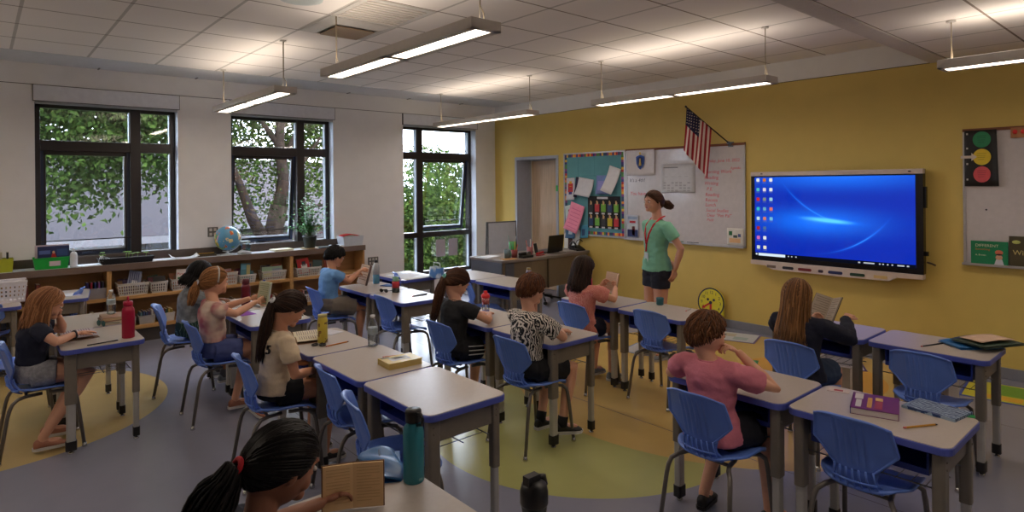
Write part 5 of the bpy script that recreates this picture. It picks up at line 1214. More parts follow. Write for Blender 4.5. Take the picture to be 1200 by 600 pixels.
o_ = MB().box((-.02,-.028,0),(.02,.028,.002)).build('sticky_note', mat('note_green', (20,140,70), .7), loc=(3.33,.755,DH), rot=(0,0,.2)); tag(o_, 'green sticky note at the corner of the near right desk', 'note')
e = sheet('card', (3.26,1.275,DH), .06,.10,.3,(206,190,186),'small white card with a red mark at the far end of the near right desk', cat='card')
MB().box((-.012,-.02,.0016),(.012,.02,.0022)).build('red_mark', mat('art_160_30_50', (160,30,50), .6), e)
pencil(4.60,1.22,-.35,.20,(30,30,34),'long black pencil beside the folders')
def folder(x, y, w, d, rz, z, c, label):
    e = empty('folder', (x,y,z), rz, label, 'folder')
    MB().grid(lambda u,v: ((u-.5)*w,(v-.5)*d,.003+.006*math.sin(u*PI)), 8, 2).build('back_flap', mat('folder_%d_%d_%d' % c, c, .5), e, solid=.003)
    MB().grid(lambda u,v: ((u-.5)*w*.98,(v-.5)*d*.98,.013+.012*u*math.sin(v*PI)), 8, 4).build('front_flap', mat('folder_%d_%d_%d' % c, c, .5), e, solid=.003)
    return e
folder(4.76,1.06,.20,.28,.9,DH,(20,100,160),'bright blue folder under the green one at the right')
e = folder(4.79,.98,.23,.33,1.1,DH+.026,(40,62,48),'dark green folder with papers on the desk by the yellow wall')
MB().grid(lambda u,v: ((u-.5)*.15,(v-.5)*.26,.030+.006*math.sin(v*PI)), 4, 4).build('paper', mat('folder_paper', (206,176,150), .8), e, solid=.002)

# ================================================================ outdoors
ground = MB().box((-60,YW+.4,-1.0),(90,90,-.9)); struct('ground_outside', ground, mat('lawn_green', (26,34,17), .9, spec=0, noise_amt=.3, noise_scale=3))
def leaf_mat(name, c1, c2, c3):
    m = bpy.data.materials.new(name); m.use_nodes = True; t = m.node_tree; t.nodes.clear()
    g = N(t,'ShaderNodeNewGeometry'); r = N(t,'ShaderNodeValToRGB'); t.links.new(g.outputs['Random Per Island'], r.inputs[0])
    e = r.color_ramp.elements; e[0].color = srgb(*c1); e[1].color = srgb(*c3); k = e.new(.5); k.color = srgb(*c2)
    d = N(t,'ShaderNodeBsdfDiffuse'); tl = N(t,'ShaderNodeBsdfTranslucent'); mx = N(t,'ShaderNodeMixShader'); mx.inputs[0].default_value = .4
    t.links.new(r.outputs[0], d.inputs[0]); t.links.new(r.outputs[0], tl.inputs[0]); t.links.new(d.outputs[0], mx.inputs[1]); t.links.new(tl.outputs[0], mx.inputs[2])
    o = N(t,'ShaderNodeOutputMaterial'); t.links.new(mx.outputs[0], o.inputs[0]); return m
lm1 = leaf_mat('leaves_green', (14,24,10), (32,46,18), (54,70,30)); lm2 = leaf_mat('leaves_bright', (20,32,12), (40,54,22), (66,78,36))
bark = mat('bark', (30,24,20), .9, spec=0, noise_amt=.4, noise_scale=14, bump=1, stretch=(1,1,.2))
def leaves(mb, R, pts, s, droop=.35):
    vs, fs = [], []
    for p in pts:
        d = V((R.gauss(0,1),R.gauss(0,1),R.gauss(-droop,.6))).normalized(); u = d.cross(V((R.gauss(0,1),R.gauss(0,1),R.gauss(0,1)))).normalized()
        L = s*R.uniform(.7,1.3); w = L*.30; n_ = d.cross(u)*L*.08; i = len(vs)
        vs += [p, p+d*L*.45+u*w+n_, p+d*L, p+d*L*.45-u*w+n_]; fs.append((i,i+1,i+2,i+3))
    return mb.add(vs, fs)
def tree(name, base, trunk, blobs, n, s, seed, label, lm, droop=.35, cl=26, cr=.28, cat='tree'):
    R = random.Random(seed); e = empty(name, base, 0, label, cat); B = V(base)
    mb = MB()
    for path, rad in trunk: mb.tube([V(p)-B for p in path], rad, 8)
    if trunk: mb.build('trunk', bark, e)
    tot = sum(b[3]*b[4]*b[5] for b in blobs); L = MB(); pts = []
    for (cx,cy,cz,rx,ry,rz) in blobs:
        for _ in range(int(n/cl*rx*ry*rz/tot)):
            while 1:
                q = V((R.uniform(-1,1),R.uniform(-1,1),R.uniform(-1,1)))
                if q.length < 1: break
            c = V((cx+q.x*rx, cy+q.y*ry, cz+q.z*rz))-B
            for _ in range(cl): pts.append(c+V((R.gauss(0,cr),R.gauss(0,cr),R.gauss(0,cr*.9))))
    f = leaves(L, R, pts, s, droop).build('foliage', lm, e)
    return e
# left window: dense crown hanging before a house roof
tree('leafy_tree', (5.0,18.6,-.9), [([(5.0,18.6,-.9),(4.8,18.5,1.5),(4.2,18.2,4),(2.4,17.4,6.5)],[.25,.22,.18,.1]),([(4.6,18.4,3.2),(2.6,16,3.4),(.9,14.4,3.2)],[.12,.09,.04]),([(4.5,18.4,3.5),(3.4,15.5,2.9),(3.0,14.2,2.5)],[.1,.06,.03])],
     [(1.4,14.6,4.6,2.6,1.6,2.6),(2.3,14.2,2.7,1.4,1.0,1.0),(1.2,14.0,1.9,.9,.8,.6)], 42000, .115, 3, 'dense green tree crown hanging outside the left window', lm1, droop=.9, cl=40, cr=.3)
# middle window: forked trunk
tree('forked_tree', (4.95,14.2,-.95), [([(4.95,14.2,-.95),(5.05,14.2,.6),(5.2,14.2,1.3)],[.26,.22,.2]),([(5.15,14.2,1.0),(5.35,14.3,1.9),(5.25,14.3,2.8),(5.45,14.5,4.4)],[.16,.14,.12,.08]),([(5.0,14.2,.3),(4.55,14.0,1.0),(4.25,13.9,1.8),(3.9,13.8,2.6)],[.15,.12,.08,.04]),([(5.3,14.3,1.6),(5.75,14.2,2.3),(6.2,14.2,2.9)],[.09,.06,.03]),([(5.3,14.3,2.3),(5.8,14.4,3.2),(6.5,14.6,3.6)],[.08,.05,.03]),([(5.28,14.3,2.6),(4.7,14.2,3.4),(4.3,14.1,3.9)],[.07,.05,.03]),([(5.1,14.2,.9),(5.9,14.1,1.25),(6.7,14.1,1.35)],[.07,.045,.02])],
     [(5.4,15.8,4.3,2.9,1.6,2.0),(4.1,14.8,2.1,.8,.6,1.0),(6.6,15.2,2.6,1.0,.8,1.2),(5.3,14.9,1.5,1.4,.5,.7)], 30000, .105, 5, 'tree with a dark forked trunk outside the middle window', lm2, cl=18, cr=.30)
# right window: hedge and shrubs
tree('hedge', (11.5,15.5,-.95), [], [(11.6,15.5,.6,3.4,1.4,1.75),(9.4,14.6,.4,1.4,1.0,1.5),(13.6,15.8,1.1,1.4,1.0,1.5)], 42000, .115, 9, 'tall green hedge filling the right window', lm2, droop=.2, cat='hedge')
tree('leafy_tree', (12.6,19.5,-.95), [([(12.6,19.5,-.95),(12.7,19.5,2.2)],[.12,.05])], [(12.9,19.5,2.5,1.3,.8,.55)], 4000, .10, 12, 'small treetop rising over the hedge in the right window', lm2, cl=16)
# houses beyond
def house(x0, x1, y0, y1, ze, zr, wall, label, wins, roofc=(44,42,44)):
    e = empty('house', ((x0+x1)/2,y0,-.95), 0, label, 'building'); ox, oy, oz = e.location
    P = lambda p: (p[0]-ox,p[1]-oy,p[2]-oz)
    MB().box(P((x0+.3,y0+.4,-.95)),P((x1-.3,y1-.4,ze))).build('wall', mat('siding_%d_%d_%d' % wall, wall, .7, spec=0), e)
    ym = (y0+y1)/2
    MB().add([P(p) for p in ((x0,y0,ze),(x1,y0,ze),(x1,ym,zr),(x0,ym,zr),(x0,y1,ze),(x1,y1,ze))],[(0,1,2,3),(3,2,5,4)]).build('roof', mat('shingle_%d' % roofc[0], roofc, .9, spec=0, noise_amt=.15, noise_scale=30), e, solid=.12)
    MB().box(P((x0,y0-.06,ze-.22)),P((x1,y0,ze+.03))).build('fascia', mat('fascia_white', (84,82,84), .6, spec=0), e)
    MB().add([P(p) for p in ((x1,y0,ze-.2),(x1,y0,ze+.06),(x1,ym,zr+.06),(x1,ym,zr-.2))],[(0,1,2,3)]).build('rake_board', mat('fascia_white',(0,0,0)), e, solid=.06)
    for (a,b2,w_,h_) in wins:
        f = MB().box(P((a-.08,y0+.33,b2-.08)),P((a+w_+.08,y0+.4,b2+h_+.08))).build('window_trim', mat('fascia_white',(0,0,0)), e)
        MB().box(P((a,y0+.30,b2)),P((a+w_,y0+.34,b2+h_))).build('window', mat('house_window', (22,24,28), .2), f)
house(-8,6.3,25,33,-.02,3.2,(70,68,64),'pale house with a grey shingle roof seen through the left window',[(2.2,-.75,1.0,.55),(4.6,-.75,1.0,.55),(-1.5,-.75,1.0,.55)])
house(7.6,13.5,27,34,.2,2.9,(62,58,58),'grey house roof glimpsed behind the forked tree',[(9,-.7,.9,.6)],roofc=(56,52,54))
# ================================================================ people
def loft(mb, secs, n=16, mi=0):
    """secs: (centre, side half vector, front half vector)"""
    vs = []
    for c, a, b in secs:
        for j in range(n):
            t = 2*PI*j/n; vs.append(V(c)+V(a)*math.cos(t)+V(b)*math.sin(t))
    k = len(secs); fs = [(i*n+j, i*n+(j+1)%n, (i+1)*n+(j+1)%n, (i+1)*n+j) for i in range(k-1) for j in range(n)]
    fs += [tuple(range(n))[::-1], tuple((k-1)*n+j for j in range(n))]
    return mb.add(vs, fs, mi, True)
def remesh(mb, vox, smooth_it=2, wr=0, ws=16, seed=0):
    me = mb.mesh('tmp', mat('skin_light', (206,150,120), .5)); o = bpy.data.objects.new('tmp', me); COL.objects.link(o)
    r = o.modifiers.new('r','REMESH'); r.mode = 'VOXEL'; r.voxel_size = vox
    s = o.modifiers.new('s','SMOOTH'); s.iterations = smooth_it; s.factor = .5
    dg = bpy.context.evaluated_depsgraph_get(); ev = o.evaluated_get(dg); m2 = bpy.data.meshes.new_from_object(ev)
    vs = [v.co.copy() for v in m2.vertices]; fs = [tuple(p.vertices) for p in m2.polygons]; ns = [v.normal.copy() for v in m2.vertices]
    bpy.data.objects.remove(o); bpy.data.meshes.remove(me); bpy.data.meshes.remove(m2)
    if wr:
        off = V((seed*3.1, seed*1.7, 0))
        for i, v in enumerate(vs):
            q = V((v.x*ws, v.y*ws, v.z*ws*1.6))+off
            k = noise.noise(q)+.5*noise.noise(q*2.1)
            vs[i] = v+ns[i]*wr*(k+.25*abs(noise.noise(q*.7)))
    out = MB(); out.v = vs; out.f = [list(f) for f in fs]; out.mi = [0]*len(fs); out.sm = [True]*len(fs)
    return out
def frame(d, up=V((0,0,1))):
    d = V(d).normalized(); s = up.cross(d); s = s.normalized() if s.length > .01 else V((0,1,0)); return d, s, d.cross(s)
def hand(palm, fing, W, D, Nb, side, s=1.0, curl=.35, spread=.05, thumb=.7):
    """W wrist, D pointing direction, Nb back-of-hand normal, side: +1 when the thumb lies towards D x Nb"""
    D = V(D).normalized(); Nb = V(Nb); Nb = (Nb-D*Nb.dot(D)).normalized(); T = D.cross(Nb)*side
    R = Matrix((D, T, Nb)).transposed().to_4x4()
    palm.ball(tuple(W+D*.036*s), (.042*s,.031*s,.014*s), 14, 0, R); palm.ball(tuple(W+D*.055*s), (.026*s,.033*s,.012*s), 14, 0, R)
    palm.ball(tuple(W+D*.026*s+T*.018*s-Nb*.004*s), (.026*s,.016*s,.014*s), 10, 0, R)
    for k, L in enumerate((.060,.066,.060,.047)):
        off = (1.5-k)*.0165*s; dirn = (D+T*(1.5-k)*spread).normalized(); p = W+D*(.066-.004*(k == 3)-.002*(k == 0))*s+T*off
        pts = [p-dirn*.014*s, p]; rad = [.0084*s,.0084*s]; a = curl*(.8+.08*k)
        for j, f in enumerate((.45,.32,.23)):
            ax = dirn*math.cos(a)-Nb*math.sin(a); p = p+ax*L*f*s; pts.append(p); rad.append((.0078,.0070,.0052)[j]*s); a += curl*1.05
        fing.tube(pts, rad, 8)
        fing.ball(tuple(pts[-1]), rad[-1], 8)
    a0 = (D*.55+T*.75-Nb*.18*thumb).normalized(); p0 = W+D*.018*s+T*.018*s; p1 = p0+a0*.028*s; p2 = p1+(D*.85+T*.35-Nb*.35*thumb).normalized()*.028*s; p3 = p2+(D*.95+T*.05-Nb*.5*thumb).normalized()*.021*s
    fing.tube([p0,p1,p2,p3], [.012*s,.0098*s,.0088*s,.0062*s], 8); fing.ball(tuple(p3), .0062*s, 8)
def head_dir(az, pol): return V((math.sin(pol)*math.cos(az), math.sin(pol)*math.sin(az), math.cos(pol)))
def skull(d, k=0):
    x = d.x*(.088 if d.x > 0 else .096); y = d.y*.074; z = d.z*(.098 if d.z > 0 else .106)
    if d.z < 0: y *= 1-.22*(-d.z); x += .010*(-d.z)*(1 if d.x > 0 else .2)
    return V((x,y,z))+d*k
def interp(tab, a):
    a = abs(a)
    for (a0,v0),(a1,v1) in zip(tab, tab[1:]):
        if a <= a1: return v0+(v1-v0)*(a-a0)/(a1-a0)
    return tab[-1][1]
HL = [(0,50),(35,58),(60,76),(78,96),(95,100),(115,116),(150,128),(180,130)]
rad_ = math.radians
def hair_mat(name, c, c2):
    if name in _M: return _M[name]
    m, t, b = nt(name); g = N(t,'ShaderNodeNewGeometry'); r = N(t,'ShaderNodeValToRGB'); t.links.new(g.outputs['Random Per Island'], r.inputs[0])
    e = r.color_ramp.elements; e[0].color = srgb(*c); e[1].color = srgb(*c2)
    t.links.new(r.outputs[0], b.inputs['Base Color']); b.inputs['Roughness'].default_value = .5; b.inputs['Specular IOR Level'].default_value = .25
    _M[name] = m; return m
def make_hair(parent, Mh, style, hm, L=.25, seed=1, s=1.0, tie_c=None, spread=1.0, back=V((-1,0,0)), tail_dir=None, bangs=0):
    R = random.Random(seed); mb = MB()
    def W(p): return Mh @ V(p)
    lim = lambda az: rad_(interp(HL, math.degrees(az) if az <= PI else 360-math.degrees(az)))
    # cap under the strands
    cap = MB(); nu = 36; nv = 10
    cap.grid(lambda u,v: W(skull(head_dir(u*2*PI, v*lim(u*2*PI)), .006+.004*(1-v))), nu, nv)
    Rh = Mh.to_3x3(); Ri = Rh.inverted(); down = (Ri @ V((0,0,-1))).normalized()
    if style == 'short':
        for i in range(700):
            az = R.uniform(0,2*PI); l = lim(az)+rad_(4 if PI*.55 < az < PI*1.45 else bangs if (az < .7 or az > 2*PI-.7) else 0); p0 = l*R.uniform(.02,.85)**.8; p1 = min(l, p0+rad_(R.uniform(22,38)))
            az2 = az+R.uniform(-.25,.25); k0 = R.uniform(.006,.014)*s
            pts = [W(skull(head_dir(az+(az2-az)*t, p0+(p1-p0)*t), k0+.006*math.sin(t*PI)*s-.004*t)) for t in (0,.25,.5,.75,1)]
            mb.tube(pts, [.0028*s,.0042*s,.0042*s,.0034*s,.0008*s], 4)
    elif style == 'long':
        for i in range(480):
            az = R.uniform(rad_(76), 2*PI-rad_(76)) if i > 70 else R.uniform(-1.25,1.25); a_ = abs(az if az <= PI else 2*PI-az)
            front = a_ < rad_(76); s_ = 1 if (az % (2*PI)) < PI else -1
            part = rad_(R.uniform(2,14))
            if front:  # sweeps back and to the side from the parting
                az_e = s_*rad_(R.uniform(80,105)); k0 = R.uniform(.008,.015)
                pts = [skull(head_dir(az+(az_e-az)*t**1.1, part+(rad_(95)-part)*t*.98+rad_(10)*math.sin(t*PI)), k0+.004*math.sin(t*PI)) for t in [j/6 for j in range(7)]]
            else:
                k0 = R.uniform(.006,.018); pe = rad_(R.uniform(84,100))
                pts = [skull(head_dir(az, part+(pe-part)*j/6), k0) for j in range(7)]
            P = W(pts[-1]); d = (P-W(pts[-2])).normalized(); LL = L*R.uniform(.82,1.08); base = W((0,0,0)); wv = R.uniform(0,6)
            pw = [W(q) for q in pts]; n_ = 9
            for j in range(n_):
                t = (j+1)/n_; d = (d*.55+V((0,0,-1))*.55).normalized()
                out = V((P.x-base.x, P.y-base.y, 0)); out = out.normalized() if out.length > .02 else back
                # tuck in below the jaw, then lie over shoulders and back
                q = out*(.0035 if t > .35 else -.001)*spread+V((math.sin(wv+t*9), math.cos(wv+t*8), 0))*.0022+back*(.003 if t > .3 else .001)
                P = P+d*LL/n_+q; pw.append(P.copy())
            rr = [.0025]+[.0046]*(len(pw)-3)+[.0034,.001]
            mb.tube(pw, [q*s for q in rr], 5, flat=.6)
    elif style in ('pony','highpony'):
        tp = rad_(100 if style == 'pony' else 84); T = skull(head_dir(PI, tp), .014)
        for i in range(460):
            az = R.uniform(0,2*PI); st = head_dir(az, lim(az)*R.uniform(.55,1.0)); en = head_dir(PI, tp)
            k0 = R.uniform(.007,.013); om = st.angle(en); pts = []
            for j in range(9):
                t = j/8; q = (st*math.sin((1-t)*om)+en*math.sin(t*om))/max(1e-4, math.sin(om)); pts.append(W(skull(q.normalized(), k0+.003*math.sin(t*PI))))
            mb.tube(pts, [q*s for q in (.0015,.0032,.004,.004,.004,.0038,.0034,.003,.0025)], 4)
        P0 = W(T); td = V(tail_dir) if tail_dir else V((-.35,0,-1)); out = (Rh @ V((-1,0,.0))).normalized()
        for i in range(300):
            a = R.uniform(0,2*PI); r0 = R.uniform(0,.010)*s; rm = R.uniform(.010,.040)*s*spread; LL = L*R.uniform(.7,1.05); e1, e2, e3 = frame(td); wv = R.uniform(0,6)
            pts = []
            for j in range(11):
                t = j/10; c = P0+out*(.018*math.sin(min(1,t*2.5)*PI/2))+td.normalized()*LL*t+V((0,0,.018*math.sin(min(1,t*5)*PI)))
                rr = r0+(rm-r0)*math.sin(min(1,t*1.6)*PI/2)*(1-.55*t); pts.append(c+(e2*math.cos(a)+e3*math.sin(a))*rr+V((math.sin(wv+t*(14 if spread > 1.2 else 7)),math.cos(wv+t*11),0))*(.009*t if spread > 1.6 else .0022))
            mb.tube(pts, [.002*s]+[.0036*s]*8+[.0028*s,.0008*s], 4)
        if tie_c:
            mb2 = MB().tube([P0+out*.012+((Rh @ V((0,math.cos(q*PI/6)*.017,math.sin(q*PI/6)*.017)))) for q in range(13)], .007*s, 8)
            o = mb2.build('hair_tie', mat('tie_%d_%d_%d' % tie_c, tie_c, .7), parent)
    cap.build('scalp_hair', hm, parent, solid=.006)
    return mb.build('hair', hm, parent)
def number_mat(): return mat('print_black', (26,24,24), .8)
def person(name, loc, label, g, skin, shirt, short, hairm, style, shoes, s=1.0, adult=False, parts=None):
    """g: joints in world-aligned coordinates relative to loc (metres)"""
    e_loc = V(loc); sk = mat('skin_%d_%d_%d' % skin, skin, .48, noise_amt=.03)
    H, Wt, C, Nk, Hd = [V(g[k]) for k in ('hip','waist','chest','neck','head')]
    tw = g.get('twist', 0); ax = V((-math.sin(tw), math.cos(tw), 0)); hx = V((-math.sin(g.get('hipyaw',0)), math.cos(g.get('hipyaw',0)), 0))
    B = g.get('build', 1.0); sh_w = g.get('shw', .142)
    def sec(c, w, d, nxt, a=ax, infl=0):
        t = (V(nxt)).normalized(); f = a.cross(t).normalized(); return (c, a*(w*B+infl), f*(d*B+infl))
    def torso(infl=0, z0=0, top=True, skirt=0):
        t1, t2, t3, t4 = (Wt-H), (C-H), (Nk-Wt), (Nk-C); q = 1.22 if adult else 1
        S_ = [sec(H-t1*.38, .108*q, .085*q, t1, hx, infl), sec(H, .124*q, .090*q, t1, hx, infl), sec(H.lerp(Wt,.55), .113*q, .082*q, t1, (hx+ax).normalized(), infl), sec(Wt, .102*q, .076*q, t2, (hx+ax).normalized(), infl),
              sec(Wt.lerp(C,.5), .110*q, .080*q, t3, ax, infl), sec(C, .118*q, .084*q, t3, ax, infl), sec(C.lerp(Nk,.45), .122*q, .076*q, t4, ax, infl), sec(C.lerp(Nk,.72), .100*q, .060*q, t4, ax, infl), sec(C.lerp(Nk,.93), .058*q, .046*q, t4, ax, infl*.7)]
        return S_[z0:]
    hs = 1.04 if adult else 1.0
    Mh = Matrix.Translation(Hd) @ Euler((g.get('roll',0), g.get('pitch',.25), g.get('yaw',0)), 'XYZ').to_matrix().to_4x4() @ Matrix.Scale(hs*g.get('hsc',1),4)
    Mh = Matrix.Translation(Hd) @ Matrix.Rotation(g.get('yaw',0),4,'Z') @ Matrix.Rotation(g.get('pitch',.25),4,'Y') @ Matrix.Rotation(g.get('roll',0),4,'X') @ Matrix.Scale(hs*g.get('hsc',1),4)
    body, fing = MB(), MB(); q = 1.2 if adult else 1
    loft(body, torso())
    nb = Mh @ V((-.022,0,-.072)); body.tube([C.lerp(Nk,.8), Nk.lerp(nb,.3), Nk.lerp(nb,.75), nb, Mh @ V((-.01,0,-.03))], [.050*q,.042*q,.040*q,.041*q,.045*q], 14)
    SL, SR = C.lerp(Nk,.55)+ax*sh_w, C.lerp(Nk,.55)-ax*sh_w
    if 'shl' in g: SL = V(g['shl'])
    if 'shr' in g: SR = V(g['shr'])
    arms = []
    for S0, k, sd in ((SL,'l',1),(SR,'r',-1)):
        E_, W_ = V(g['el'+k]), V(g['wr'+k]); inner = C.lerp(Nk,.55)+(S0-C.lerp(Nk,.55))*.45
        body.tube([inner, S0, S0.lerp(E_,.35), S0.lerp(E_,.7), E_, E_.lerp(W_,.3), E_.lerp(W_,.7), W_], [.046*q,.040*q,.036*q,.031*q,.030*q,.030*q,.023*q,.0185*q], 12)
        D = V(g.get('hd'+k, W_-E_)); Nb = V(g.get('hn'+k, (0,0,1))); cu = g.get('cu'+k, .35)
        W2 = W_+D.normalized()*.006; Dn = D.normalized(); side = g.get('ts'+k, sd*-1)
        palm_s = 1.12 if adult else .88
        hand(body, fing, W2, D, Nb, side, palm_s, cu); arms.append((S0,E_,W_))
    legs = []
    for k, sg in (('l',1),('r',-1)):
        h0 = H+hx*sg*.062*q*B; K, A = V(g['kn'+k]), V(g['an'+k])
        body.tube([h0, h0.lerp(K,.35), h0.lerp(K,.75), K, K.lerp(A,.28), K.lerp(A,.7), A, A+V((0,0,-.03))], [.078*q*B,.072*q*B,.056*q,.050*q,.048*q,.034*q,.028*q,.028*q], 14)
        fd = V(g.get('ft'+k, (1,0,0))).normalized(); body.ball(tuple(A+fd*.04+V((0,0,-.035))), (.07,.028,.022), 10, 0, Matrix(((fd.x,-fd.y,0,0),(fd.y,fd.x,0,0),(fd.z,0,1,0),(0,0,0,1))))
        legs.append((h0,K,A,fd))
    # head
    hb = MB()
    nu, nv = 30, 22
    hv = [(skull(head_dir(2*PI*i/nu, PI*j/nv))) for j in range(nv+1) for i in range(nu)]
    hb.add([Mh @ p for p in hv], [(j*nu+i, j*nu+(i+1)%nu, (j+1)*nu+(i+1)%nu, (j+1)*nu+i) for j in range(nv) for i in range(nu)], 0, True)
    def hball(c, r, rot=None):
        M_ = Mh.to_3x3().to_4x4() @ (rot or Matrix.Identity(4)); hb.ball(tuple(Mh @ V(c)), r, 12, 0, M_)
    hball((.078,0,-.066),(.020,.026,.020)); hball((.085,0,.010),(.010,.009,.022)); hball((.094,0,-.012),(.012,.0105,.010)); hball((.080,0,-.040),(.014,.024,.012))
    for sg in (1,-1): hball((-.004,sg*.075,-.010),(.016,.008,.026), Matrix.Rotation(sg*.3,4,'Z')); hball((.060,sg*.034,-.030),(.022,.022,.024)); hball((.072,sg*.03,.030),(.014,.022,.008))
    body.v += hb.v; o_ = len(body.v)-len(hb.v)
    for f in hb.f: body.f.append([i+o_ for i in f]); body.mi.append(0); body.sm.append(True)
    out = remesh(body, .0062*(1.15 if adult else 1), 2)
    o2 = len(out.v); out.v += fing.v
    for f in fing.f: out.f.append([i+o2 for i in f]); out.mi.append(0); out.sm.append(True)
    P = out.build(name, sk); P.location = e_loc; tag(P, label, 'person')
    # face details
    for sg in (1,-1):
        ey = MB().ball(tuple(Mh @ V((.0795,sg*.031,.008))), (.0085,.0125,.0068), 12, 0, Mh.to_3x3().to_4x4()).build('eye', mat('eye_white', (214,206,200), .3), P)
        MB().ball(tuple(Mh @ V((.0868,sg*.031,.0065))), (.0028,.0058,.0058), 10, 0, Mh.to_3x3().to_4x4()).build('iris', mat('iris_dark', (44,30,22), .2), ey)
        MB().tube([Mh @ V(p) for p in ((.084,sg*.016,.026),(.085,sg*.030,.031),(.077,sg*.046,.026))], [.0022,.003,.0012], 6).build('eyebrow', hairm, P)
    MB().ball(tuple(Mh @ V((.0935,0,-.0385))), (.0035,.019,.0036), 10, 0, Mh.to_3x3().to_4x4()).ball(tuple(Mh @ V((.0925,0,-.0445))), (.0045,.016,.0042), 10, 0, Mh.to_3x3().to_4x4()).build('lips', mat('lips', (170,92,84), .5), P)
    # shirt
    sm_, kw = shirt['m'], shirt.get('sleeve', .55); sb = MB(); i_ = shirt.get('fit', .013)
    loft(sb, torso(i_, shirt.get('low', 1 if shirt.get('hem') else 2)))
    if shirt.get('hem'):      # loose hem below the waist
        t1 = (Wt-H); loft(sb, [sec(H-t1*shirt['hem'], .128*q, .094*q, t1, hx, i_+.016), sec(H, .126*q, .092*q, t1, hx, i_+.014), sec(H.lerp(Wt,.6), .114*q, .084*q, t1, hx, i_+.007)])
    for (S0,E_,W_), k in zip(arms, 'lr'):
        inner = C.lerp(Nk,.55)+(S0-C.lerp(Nk,.55))*.3; r0 = .050*q+i_*.6
        if kw <= 1:
            end = S0.lerp(E_,kw); sb.tube([inner, S0, S0.lerp(E_,kw*.5), end], [r0*.92, .041*q+i_*.7, .041*q+i_*1.2+shirt.get('puff',0), .037*q+i_*1.25+shirt.get('puff',0)*.5], 14)
        else: sb.tube([inner, S0, S0.lerp(E_,.5), E_, E_.lerp(W_,.5), E_.lerp(W_,.93)], [r0*.92, .041*q+i_*.7, .038*q+i_, .034*q+i_, .030*q+i_*.8, .024*q+i_*.6], 14)
    so = remesh(sb, .0085*(1.15 if adult else 1), 2, shirt.get('wr', .006), 15, len(label)).build('shirt', sm_, P)
    MB().tube([Nk+((ax*math.cos(a*PI/8)*.050*q*B+ax.cross((Nk-C).normalized())*math.sin(a*PI/8)*.046*q*B))+(Nk-C)*(-.10-.06*math.sin(a*PI/8)*(1 if ax.cross((Nk-C).normalized()).dot(Mh.to_3x3() @ V((1,0,0))) > 0 else -1)) for a in range(17)], .0055, 6).build('collar', sm_, so)
    # shorts
    stm, fr = short['m'], short.get('len', .62); sb = MB(); t1 = (Wt-H)
    loft(sb, [sec(H-t1*.42, .110*q, .088*q, t1, hx, .008), sec(H, .128*q, .094*q, t1, hx, .008), sec(H.lerp(Wt,.62), .116*q, .084*q, t1, hx, .007)])
    for h0,K,A,fd in legs:
        sb.tube([h0, h0.lerp(K,fr*.5), h0.lerp(K,fr)], [.082*q*B+.008, .076*q*B+.012, .070*q*B+.014], 16)
    sb = remesh(sb, .0085*(1.15 if adult else 1), 1, .006, 14, 3).build('shorts', stm, P)
    if short.get('stripe'):
        for h0,K,A,fd in legs:
            d = (K-h0).normalized(); out_ = (h0-H).normalized(); up = V((0,0,1))
            for j in range(3):
                a0, a1 = h0.lerp(K,.1), h0.lerp(K,fr*.97); n_ = (out_*.9+up*(.35-.30*j)).normalized()
                MB().tube([a0.lerp(a1,t)+n_*(.082*B+.016-.006*t) for t in (0,.25,.5,.75,1)], .0042, 5).build('stripe', mat('stripe_white', (220,216,210), .8), sb)
    # shoes
    for (h0,K,A,fd), k in zip(legs, 'lr'):
        z = A.z-.055*q; c = A+V((0,0,-.0)); f = V((fd.x,fd.y,0)).normalized(); rt = V((-f.y,f.x,0)); tl = g.get('toe'+k, 0)
        Mf = Matrix.Translation(V((A.x,A.y,z-.018))) @ Matrix((f,rt,V((0,0,1)))).transposed().to_4x4() @ Matrix.Rotation(tl,4,'Y') @ Matrix.Scale(q,4)
        sb = MB(); secs = []
        for x, w, h in ((-.050,.020,.045),(-.035,.028,.062),(0,.031,.066),(.04,.034,.048),(.08,.038,.038),(.115,.034,.030),(.135,.020,.020)):
            secs.append((Mf @ V((x,0,h*.55)), Mf.to_3x3() @ V((0,w,0)), Mf.to_3x3() @ V((0,0,h*.52))))
        loft(sb, secs, 14)
        sh = remesh(sb, .006, 1).build('shoe', shoes[0], P)
        ol = [(-.055,-.016),(-.04,-.029),(.04,-.034),(.085,-.040),(.125,-.030),(.143,0),(.125,.030),(.085,.038),(.04,.032),(-.04,.029),(-.055,.016)]
        MB().prism(ol, -.004, .014, 0, Mf).build('sole', shoes[1], sh)
        MB().tube([Mf @ V((.02+.016*j,(-1)**j*.016,.062-.006*j)) for j in range(5)], .003, 5).build('laces', shoes[1], sh)
        if len(shoes) > 2: MB().tube([A+V((0,0,-.03)), A, A.lerp(K,.10)], [.033,.034,.036], 14).build('sock', shoes[2], P)
    hk = style if isinstance(style, dict) else {'style': style}
    make_hair(P, Mh, hk['style'], hairm, hk.get('L',.25), hk.get('seed',1), 1.0, hk.get('tie'), hk.get('spread',1.0), V(hk.get('back',(-1,0,0))), hk.get('tail'), hk.get('bangs',0))
    return P, Mh
def seated(**kw):
    g = dict(hip=(-.065,0,.515), waist=(-.065,0,.635), chest=(-.05,0,.76), neck=(-.015,0,.875), head=(.02,0,1.005), pitch=.35,
             ell=(.03,.205,.735), wrl=(.20,.09,.725), elr=(.03,-.205,.735), wrr=(.20,-.09,.725), hnl=(0,0,1), hnr=(0,0,1),
             knl=(.235,.095,.485), anl=(.20,.10,.10), knr=(.235,-.095,.485), anr=(.20,-.10,.10))
    g.update(kw); return g
PALE, TAN, OLIVE, BROWN, DEEP = (222,166,136), (206,146,112), (190,134,100), (150,100,72), (150,98,74)
